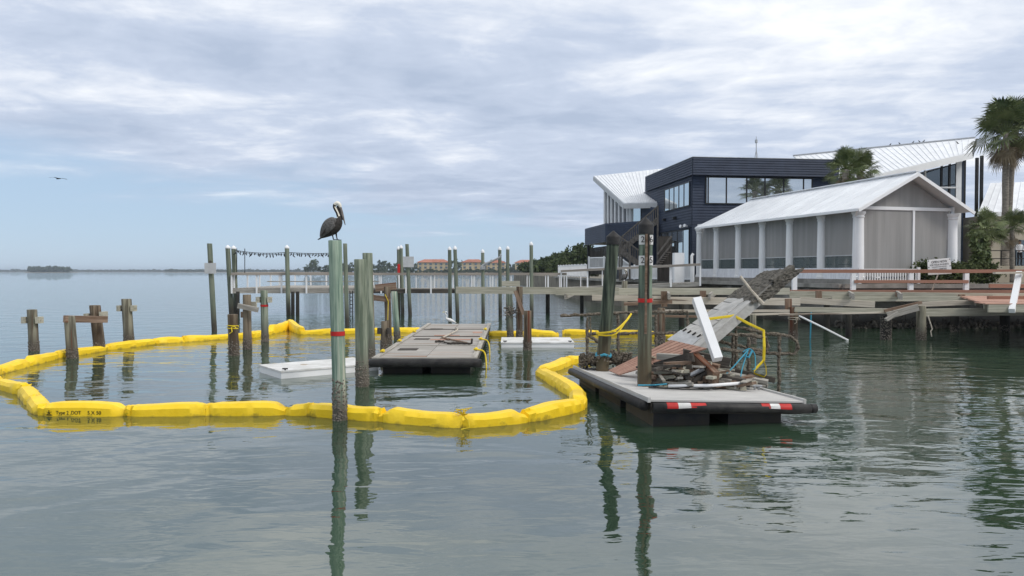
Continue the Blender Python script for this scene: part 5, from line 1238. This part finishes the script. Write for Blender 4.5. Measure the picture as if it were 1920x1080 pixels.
# inside: a far row of columns, ceiling beams and tables seen through the mesh
for s, v in ((1.6, 1.3), (1.9, 2.3), (1.6, 4.2), (4.5, 2.6), (4.5, 4.6), (7.5, 2.6), (7.5, 4.4), (10.5, 3.0), (13, 3.4)):
    c = pp(s, v); bb = B(); bb.tube([V2(c, ZF), V2(c, ZE)], .15, 10); bb.build('inner_post', 'white', pv)
for s in (1.6, 4.0): plank('inner_beam', V2(pp(s, .3), ZE - .75), V2(pp(s, WP2 - .3), ZE - .35), .16, .2, 'white', pv)
for s in (1.4, 4.0, 6.7, 9.3, 11.9):
    t0 = thing('dining_table', 'dark dining table behind the pavilion screens, %s bay from the gable' % {1.4: 'first', 4.0: 'second', 6.7: 'third', 9.3: 'fourth', 11.9: 'fifth'}[s], 'table', V2(pp(s, .8), ZF), 'tables inside the pavilion')
    bb = B(); pbox(bb, s - .5, s + .5, .4, 1.3, ZF + .72, ZF + .76); bb.build('tabletop', 'wood_dark', t0)
    bb = B(); c = pp(s, .85); bb.tube([V2(c, ZF), V2(c, ZF + .72)], .05, 8); bb.build('leg', 'black', t0)

# ================================================================ WHITE FENCES
def fence(label, pts, hgt, step=.13, pw=.05, zb=None, postw=.12, cap=True, solid=False):
    t0 = thing('white_fence', label, 'fence', pts[0])
    for a, c in zip(pts[:-1], pts[1:]):
        a, c = Vector(a), Vector(c); ln = (c - a).length; n = max(1, int(round(ln / 1.9)))
        for k in range(n):
            p, q = a.lerp(c, k / n), a.lerp(c, (k + 1) / n)
            plank('rail', p + Vector((0, 0, hgt - .06)), q + Vector((0, 0, hgt - .06)), .06, .09, 'white', t0); plank('rail', p + Vector((0, 0, .1)), q + Vector((0, 0, .1)), .06, .09, 'white', t0)
            bb = B(); m = int((q - p).length / step)
            for i in range(1, m):
                r_ = p.lerp(q, i / m); w_ = step * .46 if solid else pw / 2; bb.box((r_.x - w_, r_.y - .012, r_.z + .145), (r_.x + w_, r_.y + .012, r_.z + hgt - .106))
            o = bb.build('picket_panel', 'white', t0); o['kind'] = 'stuff'
        for k in range(n + 1):
            p = a.lerp(c, k / n); bb = B(); bb.box((p.x - postw / 2, p.y - postw / 2, p.z), (p.x + postw / 2, p.y + postw / 2, p.z + hgt + .06)); bb.build('post', 'white', t0)
    return t0
fence('long white board fence on the seawall left of the stair', [(X(1047, 93), 93, 2.1), (X(1104, 74), 74, 2.1)], 1.35, solid=True)
fence('white picket stair landing fence in front of the dark lattice', [(X(1104, 62), 62, 2.9), (X(1162, 59), 59, 2.9), (X(1180, 57.5), 57.5, 2.3)], 1.0)
fence('white board fence behind the gangway rail', [(X(1166, 56), 56, 2.1), (X(1240, 51.5), 51.5, 2.1), (X(1300, 48.5), 48.5, 2.1)], 1.05, solid=True)
fence('short white picket fence in front of the pavilion gable', [(X(1612, 35.4), 35.4, 2.12), (X(1722, 35.4), 35.4, 2.12)], .72, step=.12, pw=.05)
bb = B(); c = P(1274, 476, 46.5); bb.box((c.x - .31, c.y, 2.0), (c.x + .31, c.y + .6, P(1274, 474, 46.5).z)); bb.build('white_cabinet', 'white', label='white square cabinet standing behind the gangway', cat='cabinet')
bb = B(); q = P(1297, 480, 46.3); bb.tube([(q.x, q.y, 2.0), (q.x, q.y, q.z), (q.x + .1, q.y, q.z + .15)], .09, 8); bb.build('white_vent_pipe', 'white', label='white vent pipe beside the white cabinet', cat='pipe')

# ================================================================ PALMS AND SHRUBS
def palm(label, base, top, r, crown, nf, seed, group='fan palms', lean=(0, 0), dead=8, cz=.9):
    base, top = Vector(base), Vector(top); rnd = random.Random(seed); t0 = thing('fan_palm', label, 'palm tree', base, group)
    bb = B(); pts = []; k = 16
    for i in range(k + 1):
        u = i / k; p = base.lerp(top, u) + Vector((lean[0] * math.sin(u * math.pi), lean[1] * math.sin(u * math.pi), 0)); pts.append(p)
    bb.tube(pts, [r * (1.15 - .25 * i / k) * rnd.uniform(.95, 1.06) for i in range(k + 1)], 12, jit=.05); bb.build('trunk', 'trunk', t0, True)
    hub = pts[-1]
    lv, dd_ = B(), B()
    for i in range(nf + dead):
        is_dead = i >= nf; az = rnd.uniform(0, 6.2832); el_ = R(rnd.uniform(-38, 82)) if not is_dead else R(rnd.uniform(-80, -50))
        plen = crown * rnd.uniform(.42, .58); fl_ = crown * rnd.uniform(.42, .55) * (.75 if is_dead else 1)
        d = Vector((math.cos(az) * math.cos(el_), math.sin(az) * math.cos(el_), math.sin(el_))); tgt = lv if not is_dead else dd_
        p0 = hub + Vector((0, 0, rnd.uniform(-.3, .25))); p1 = p0 + d * plen * .6; p2 = p0 + d * plen + Vector((0, 0, -.10 * plen * math.cos(el_)))
        tgt.tube([p0, p1, p2], [.035, .025, .02], 4)
        side = d.cross(Vector((0, 0, 1))); side = side.normalized() if side.length > .1 else Vector((1, 0, 0)); nrm_ = side.cross(d).normalized()
        tw = rnd.uniform(-.7, .7); side, nrm_ = side * math.cos(tw) + nrm_ * math.sin(tw), nrm_ * math.cos(tw) - side * math.sin(tw)
        nb = 19
        for j in range(nb):
            an = R(-108 + 216 * j / (nb - 1)); bd = d * math.cos(an) + side * math.sin(an); ln = fl_ * (1 - .25 * abs(an) / R(108)) * rnd.uniform(.85, 1.1)
            q1 = p2 + bd * ln * .55 + nrm_ * .06 * ln; q2 = p2 + bd * ln + Vector((0, 0, -.22 * ln)) + nrm_ * .02
            wv = (nrm_.cross(bd)).normalized() * ln * .042
            tgt.add([p2, q1 - wv, q1 + wv, q2], [(0, 1, 2), (1, 3, 2)])
    lv.build('crown', 'palm_leaf', t0)
    if dead: dd_.build('dead_fronds', 'palm_dead', t0)
    return t0
def on(px, py, Y): return P(px, py, Y)
Yp = 50
palm('tall fan palm in front at right edge, straight trunk', Vector((X(1884, Yp), Yp, GZ)), on(1886, 250, Yp), .20, 2.75, 54, 1, dead=16)
palm('tall fan palm at right edge with the curved trunk behind', Vector((X(1893, 51.5), 51.5, GZ)), on(1906, 240, 51.5), .18, 2.6, 46, 2, lean=(-.25, 0), dead=12)
palm('short bushy fan palm behind the pavilion roof, left one', Vector((X(1585, 46.5), 46.5, GZ)), on(1585, 318, 46.5), .22, 1.5, 50, 3, dead=5)
palm('short bushy fan palm behind the pavilion roof, right one', Vector((X(1612, 47.5), 47.5, GZ)), on(1613, 318, 47.5), .22, 1.5, 50, 4, dead=5)
for i, (x, y, zt, lb) in enumerate(((7.6, 4.0, 11.4, 'fan palm seen only mirrored at the left end of the ribbon window'), (10.6, 3.2, 12.2, 'fan palm seen only mirrored in the middle of the ribbon window'), (13.4, 3.0, 13.0, 'tallest fan palm seen only mirrored in the ribbon window'))):
    palm(lb, (x, y, .6), (x, y, zt), .25, 2.6, 44, 20 + i, 'palms mirrored in the restaurant windows')
b = B(); b.v = [Vector(q) for q in ((5.6, 6.4, -.5), (40, 6.4, -.5), (40, -30, -.5), (5.6, -30, -.5), (5.8, 6.2, .7), (40, 6.2, .7), (40, -30, .7), (5.8, -30, .7))]
b.f = [(3, 2, 1, 0), (4, 5, 6, 7), (0, 1, 5, 4), (1, 2, 6, 5), (2, 3, 7, 6), (3, 0, 4, 7)]; b.m = [0] * 6; struct(b.build('ground', 'soil'))
def bush(label, px, py_top, Y, wpx, seed, base=GZ, n=1600, size=.07, mat='hedge', deep=.7):
    c = P(px, py_top, Y); hh = c.z - base; rad = wpx / FPX * Y / 2; t0 = thing('shrub', label, 'shrub', (c.x, Y, base), 'shrubs by the pavilion')
    bb = B(); rnd = random.Random(seed)
    for i in range(5): a = rnd.uniform(0, 6.28); bb.tube([(c.x, Y, base), (c.x + math.cos(a) * rad * .5, Y + math.sin(a) * rad * .4, base + hh * .6)], [.03, .012], 5)
    bb.build('stem', 'bark', t0)
    bb = B(); leaf_cloud(bb, Vector((c.x, Y, base + hh * .52)), Vector((rad, rad * deep, hh * .46)), n, size, seed); bb.build('foliage', mat, t0)
bush('round clipped shrub behind the open now sign', 1745, 488, 36.2, 66, 31, n=2600)
bush('round clipped shrub right of the open now sign', 1800, 490, 36.6, 70, 32, n=2600)
bush('clipped shrub under the tall palms', 1845, 490, 37.5, 56, 33, n=2200)
bush('leafy dark plant at the right corner of the pavilion', 1838, 425, 41, 34, 34, n=1800, size=.11, mat='palm_leaf')
palm('low feathery palm right of the pavilion corner', (X(1850, 44), 44, GZ), on(1850, 430, 44), .12, 1.35, 46, 51, dead=4)
palm('low feathery palm behind the tall palm trunks', (X(1898, 45.5), 45.5, GZ), on(1898, 425, 45.5), .12, 1.3, 40, 52, dead=4)
# ================================================================ BIRDS
def ringz(c, t, ry, rn, n=14):
    """ring around a point of a spine lying in a vertical plane: t tangent, ry half width across, rn half height"""
    t = Vector(t).normalized(); yv = Vector(SIDE); nv = yv.cross(t).normalized()
    return [Vector(c) + yv * (math.sin(6.2832 * j / n) * ry) + nv * (math.cos(6.2832 * j / n) * rn) for j in range(n)]
def spine(bb, pts, mfun=None, n=14, steps=4, mi=0):
    """pts: (point, half width, half height) -> one continuous skin"""
    c = [Vector(p) for p, a, b_ in pts]; ra_ = [Vector((a, b_, 0)) for p, a, b_ in pts]; cc = smooth(c, steps); rr = smooth(ra_, steps); rings = []
    for i, p in enumerate(cc):
        t = cc[min(i + 1, len(cc) - 1)] - cc[max(i - 1, 0)]; rings.append(ringz(p, t, max(.003, rr[i].x), max(.003, rr[i].y), n))
    bb.loft(rings, mi, mfun=mfun); return len(rings)
SIDE = Vector((0, 1, 0))
def pelican(foot, sc, label, face=1, name='pelican'):
    t0 = thing(name, label, 'pelican', foot); foot = Vector(foot)
    def q(x, z, y=0): return foot + Vector((x * face * sc, y * sc, z * sc))
    bb = B()
    pts = [(q(-.255, .035), .030, .008), (q(-.205, .065), .050, .030), (q(-.13, .125), .085, .075), (q(-.05, .195), .110, .112), (q(.03, .265), .105, .112), (q(.08, .33), .078, .08), (q(.092, .39), .048, .048),
           (q(.080, .44), .034, .034), (q(.060, .50), .030, .031), (q(.030, .555), .029, .031), (q(.008, .605), .028, .029), (q(.022, .648), .033, .034), (q(.058, .668), .036, .036), (q(.092, .650), .034, .036), (q(.110, .618), .026, .030), (q(.118, .59), .018, .022)]
    n = 14; st_ = 4
    def mf(i, j):
        u = i / st_
        if u > 10.6: return 1                         # pale head
        if 6.6 < u <= 10.6: return 1 if j in (2, 3, 11, 12) and u < 10 else 0   # white line down the neck side
        if 6.0 < u <= 6.6 and j in (5, 6, 7, 8, 9): return 1
        return 0
    spine(bb, pts, mf, n, st_); body = bb.build('body', ['feather_dark', 'feather_white'], t0, True)
    bb = B(); spine(bb, [(q(.108, .625), .020, .020), (q(.125, .57), .019, .022), (q(.150, .48), .016, .022), (q(.175, .385), .013, .015), (q(.196, .30), .010, .009), (q(.204, .275), .006, .006)], None, 10, 3); bb.build('bill', 'bill', t0, True)
    bb = B(); spine(bb, [(q(.084, .622), .016, .034), (q(.090, .55), .017, .044), (q(.112, .465), .015, .040), (q(.140, .41), .011, .022), (q(.168, .365), .007, .010)], None, 10, 3); bb.build('pouch', 'feather_dark', t0, True)
    for s in (-1, 1):
        bb = B(); global SIDE
        spine(bb, [(q(.055, .335, s * .085), .018, .03), (q(.01, .335, s * .105), .026, .085), (q(-.06, .275, s * .118), .026, .105), (q(-.13, .195, s * .105), .022, .09), (q(-.19, .115, s * .075), .016, .055), (q(-.235, .055, s * .04), .008, .02)], None, 12, 4)
        w_ = bb.build('wing', 'feather_wing', t0, True)
        for k in range(7):                            # flight feather edges
            fb3 = B(); y = s * (.131 - .008 * k * .4); fb3.tube([q(.0 - .018 * k, .36 - .035 * k, y * .98), q(-.10 - .014 * k, .235 - .022 * k, y * 1.0), q(-.19 - .006 * k, .115 - .008 * k, s * .088)], [.006, .007, .003], 5); fb3.build('feather', 'feather_dark', w_)
        eb_ = B(); c = q(.082, .655, s * .033); spine(eb_, [(c - Vector((.006, 0, 0)), .003, .003), (c, .006, .006), (c + Vector((.006, 0, 0)), .003, .003)], None, 8, 2); eb_.build('eye', 'ink', t0)
        lb_ = B(); x = .0 if s < 0 else .045
        lb_.tube([q(x - .02, .13, s * .045), q(x - .012, .07, s * .05), q(x, .012, s * .05)], [.018 * sc, .011 * sc, .010 * sc], 7)
        for an in (-.5, 0, .5): lb_.tube([q(x, .012, s * .05), q(x + .07, .006, s * .05 + an * .07)], [.009 * sc, .005 * sc], 5)
        lb_.add([q(x, .008, s * .05), q(x + .065, .005, s * .05 - .035), q(x + .07, .005, s * .05), q(x + .065, .005, s * .05 + .035)], [(0, 1, 2), (0, 2, 3)])
        lb_.build('leg', 'feather_dark', t0, True)
    bb = B(); bb.add([q(-.20, .075, -.05), q(-.20, .075, .05), q(-.285, .012, .06), q(-.295, .006, 0), q(-.285, .012, -.06), q(-.2, .05, 0)], [(0, 1, 2, 3), (0, 3, 4), (5, 2, 1), (5, 3, 2), (5, 4, 3), (5, 0, 4)]); bb.build('tail', 'feather_dark', t0)
    return t0
tp_ = main[4]
pelican(tp_ + Vector((-.01, -.02, .014)), 1.0, 'brown pelican with white head standing on the tall pale green piling')
# second pelican on a stump by the fence
stp = pile(1171, 560, 1171, 527, 11, 'pile_grey', 'short stump with a pelican behind the broken pier', Y=38, name='piling')
pelican(stp[4] + Vector((.02, 0, .014)), .85, 'second brown pelican hunched on a stump near the gangway', face=1)
# white egret behind the grey float
eg = thing('egret', 'white egret standing behind the far end of the grey floating dock', 'egret', P(843, 606, 32.6))
e0 = P(843, 606, 32.6)
def qe(x, z, y=0): return e0 + Vector((x, y, z))
bb = B(); spine(bb, [(qe(.30, .02), .01, .01), (qe(.2, .06), .05, .04), (qe(.05, .12), .09, .08), (qe(-.08, .17), .07, .07), (qe(-.15, .24), .03, .03), (qe(-.12, .33), .022, .022), (qe(-.17, .40), .02, .02), (qe(-.2, .46), .02, .02), (qe(-.16, .50), .03, .028), (qe(-.11, .495), .02, .018)], None, 10, 4); bb.build('body', 'egret', eg, True)
bb = B(); bb.tube([qe(-.22, .495), qe(-.33, .475)], [.014, .003], 6); bb.build('bill', 'strap', eg)
for s in (-.03, .03):
    bb = B(); bb.tube([qe(.04, .06, s), qe(.03, -.2, s), qe(.02, -.62, s)], .01, 5); bb.build('leg', 'black', eg)
# small birds on the ridge and one in flight
for i, (px, py, lb) in enumerate(((1669, 269, 'first from left'), (1687, 268, 'second from left'), (1712, 266.5, 'third from left'), (1724, 264, 'fourth from left'), (1732, 263.5, 'fifth from left'), (1795, 267, 'lowest, by itself near the right end'))):
    u = (px - 1487) / (1829 - 1487); c = RD.lerp(RC, min(1, u)); c = P(px, py, c.y)
    rz = RD.lerp(RC, u).z + .13; BS = .62
    if i < 5: c.z = rz
    else: c = P(px, 270, 65.2)
    t0 = thing('small_bird', 'small dark bird perched on the white metal roof, ' + lb, 'bird', c, 'birds on the white roof')
    bb = B(); f = -1 if i % 2 else 1
    spine(bb, [(c + Vector((-.30 * f, 0, .02)) * BS, .02 * BS, .012 * BS), (c + Vector((-.12 * f, 0, .10)) * BS, .06 * BS, .06 * BS), (c + Vector((.03 * f, 0, .20)) * BS, .075 * BS, .08 * BS), (c + Vector((.10 * f, 0, .31)) * BS, .045 * BS, .05 * BS), (c + Vector((.14 * f, 0, .36)) * BS, .04 * BS, .04 * BS), (c + Vector((.22 * f, 0, .35)) * BS, .008 * BS, .01 * BS)], None, 8, 3); bb.build('body', 'bird_dark', t0, True)
    bb = B(); bb.tube([c + Vector((0, .02, .12)) * BS, c + Vector((.01 * f, .02, -.04)) * BS], .012, 4); bb.tube([c + Vector((0, -.02, .12)) * BS, c + Vector((.01 * f, -.02, -.04)) * BS], .012, 4); bb.build('leg', 'bird_dark', t0)
fl_ = P(109, 335, 62); t0 = thing('flying_bird', 'lone dark seabird gliding low in the sky at left', 'bird', fl_)
bb = B(); spine(bb, [(fl_ + Vector((-.18, 0, -.02)), .01, .01), (fl_ + Vector((-.05, 0, 0)), .05, .05), (fl_ + Vector((.12, 0, .01)), .04, .04), (fl_ + Vector((.25, 0, .0)), .012, .012)], None, 8, 3); bb.build('body', 'bird_dark', t0, True)
for s in (-1, 1):
    bb = B(); w0 = fl_ + Vector((.03, s * .04, .02)); rr = [(w0 + Vector((s * .10 - .02, s * .28, .05)), .10), (w0 + Vector((s * .3, s * .45, .02)), .06), (w0 + Vector((s * .36 - .03, s * .6, -.02)), .01)]
    rings = [[w0 + Vector((-.09, 0, 0)), w0 + Vector((.09, 0, 0)), w0 + Vector((.05, 0, .02))]] + [[p + Vector((-q_, 0, 0)), p + Vector((q_, 0, 0)), p + Vector((q_ * .4, 0, .012))] for p, q_ in rr]
    bb.loft(rings); bb.build('wing', 'bird_dark', t0)

# ================================================================ SIGN
sg = thing('open_now_sign', 'white sign reading open now tied to a leaning stake by the brown railing', 'sign', P(1748, 548, 33.6))
YS = 34.28
def sp_(px, py): return P(px, py, YS)
tl, tr_, brr, bl = sp_(1739, 487.3), sp_(1782, 483.3), sp_(1784.5, 513), sp_(1740.5, 515.8)
off = Vector((0, .02, 0))
bb = B(); bb.hexa([bl + off, brr + off, tr_ + off, tl + off, bl, brr, tr_, tl]); bb.build('panel', 'sign_white', sg)
xd = (tr_ - tl).normalized(); upv = (tl - bl).normalized()
def sgt(txt, size, u, v, sx__=1.0):
    o = tl.lerp(tr_, u).lerp(bl.lerp(brr, u), v) + Vector((0, -.008, 0)); text_mesh(txt, size, 'ink', 'printed_text', sg, o, xd, upv, sx_=sx__)
sgt('OPEN NOW', .15, .5, .19, .9); sgt('FOR WALK-IN GUESTS', .105, .5, .37, .82); sgt('(NO RESERVATION REQUIRED)', .055, .5, .51, .9); sgt('BON APPETIT', .13, .5, .68, .85)
for u, v in ((.04, .08), (.96, .08), (.04, .5), (.96, .5)):
    o = tl.lerp(tr_, u).lerp(bl.lerp(brr, u), v); bb = B(); bb.tube([o + Vector((0, -.012, 0)), o + Vector((0, .0, 0))], .022, 8); bb.build('screw', 'black', sg)
plank('stake', sp_(1760, 514) + Vector((0, .05, 0)), sp_(1748, 546) + Vector((0, .05, 0)), .05, .05, 'wood_pale', sg)

# ================================================================ PERSON
def person(foot, hgt, label):
    foot = Vector(foot); k = hgt / 1.72; t0 = thing('person', label, 'person', foot)
    J = {'pel': (0, 0, .92), 'wst': (0, 0, 1.06), 'chs': (0, 0, 1.28), 'nck': (0, 0, 1.46), 'hd0': (0, -.01, 1.53), 'hd1': (0, -.02, 1.66), 'shl': (-.17, 0, 1.39), 'ell': (-.22, .02, 1.12), 'wrl': (-.16, -.16, .98),
         'shr': (.17, 0, 1.39), 'elr': (.22, .02, 1.12), 'wrr': (.17, -.15, .98), 'hpl': (-.09, 0, .88), 'knl': (-.10, -.02, .48), 'anl': (-.10, .02, .08), 'tol': (-.11, -.14, .03), 'hpr': (.09, 0, .88), 'knr': (.11, -.03, .48), 'anr': (.12, .02, .08), 'tor': (.13, -.14, .03), 'hal': (-.13, -.24, .96), 'har': (.14, -.23, .96)}
    RR = {'pel': .135, 'wst': .125, 'chs': .145, 'nck': .055, 'hd0': .075, 'hd1': .085, 'shl': .065, 'ell': .045, 'wrl': .032, 'shr': .065, 'elr': .045, 'wrr': .032, 'hpl': .09, 'knl': .058, 'anl': .042, 'tol': .035, 'hpr': .09, 'knr': .058, 'anr': .042, 'tor': .035, 'hal': .03, 'har': .03}
    E = [('pel', 'wst'), ('wst', 'chs'), ('chs', 'nck'), ('nck', 'hd0'), ('hd0', 'hd1'), ('chs', 'shl'), ('shl', 'ell'), ('ell', 'wrl'), ('wrl', 'hal'), ('chs', 'shr'), ('shr', 'elr'), ('elr', 'wrr'), ('wrr', 'har'), ('pel', 'hpl'), ('hpl', 'knl'), ('knl', 'anl'), ('anl', 'tol'), ('pel', 'hpr'), ('hpr', 'knr'), ('knr', 'anr'), ('anr', 'tor')]
    ks = list(J); me = bpy.data.meshes.new('skeleton'); me.from_pydata([Vector(J[q]) * k for q in ks], [(ks.index(a), ks.index(c)) for a, c in E], [])
    o = bpy.data.objects.new('skeleton', me); COL.objects.link(o); m = o.modifiers.new('s', 'SKIN'); 
    for i, q in enumerate(ks): me.skin_vertices[0].data[i].radius = (RR[q] * k, RR[q] * k * (.8 if q in ('pel', 'wst', 'chs') else 1)); me.skin_vertices[0].data[i].use_root = (q == 'pel')
    o.modifiers.new('d', 'SUBSURF').levels = 2
    dg = bpy.context.evaluated_depsgraph_get(); nm = bpy.data.meshes.new_from_object(o.evaluated_get(dg)); bpy.data.objects.remove(o)
    for q in ('skin', 'cloth_white', 'cloth_dark'): nm.materials.append(MATS[q])
    for p in nm.polygons:
        c = p.center / k; p.use_smooth = True
        p.material_index = 0 if (c.z > 1.44 or (c.y < -.10 and .85 < c.z < 1.1 and abs(c.x) > .08)) else (1 if c.z > .93 else 2)
    ob = bpy.data.objects.new('body', nm); link(ob, t0)
    bb = B(); c = foot + Vector((0, .015, 1.63 * k)); bb.loft([[c + Vector((math.cos(6.2832 * j / 12) * q, math.sin(6.2832 * j / 12) * q * 1.1, z)) for j in range(12)] for q, z in ((.092 * k, .0), (.1 * k, .03), (.09 * k, .075), (.05 * k, .11), (.01, .118))]); bb.build('hair', 'ink', t0, True)
    return t0
person((X(1911, 48), 48, 3.05), 1.68, 'person in white shirt and dark trousers standing on the terrace at right edge')
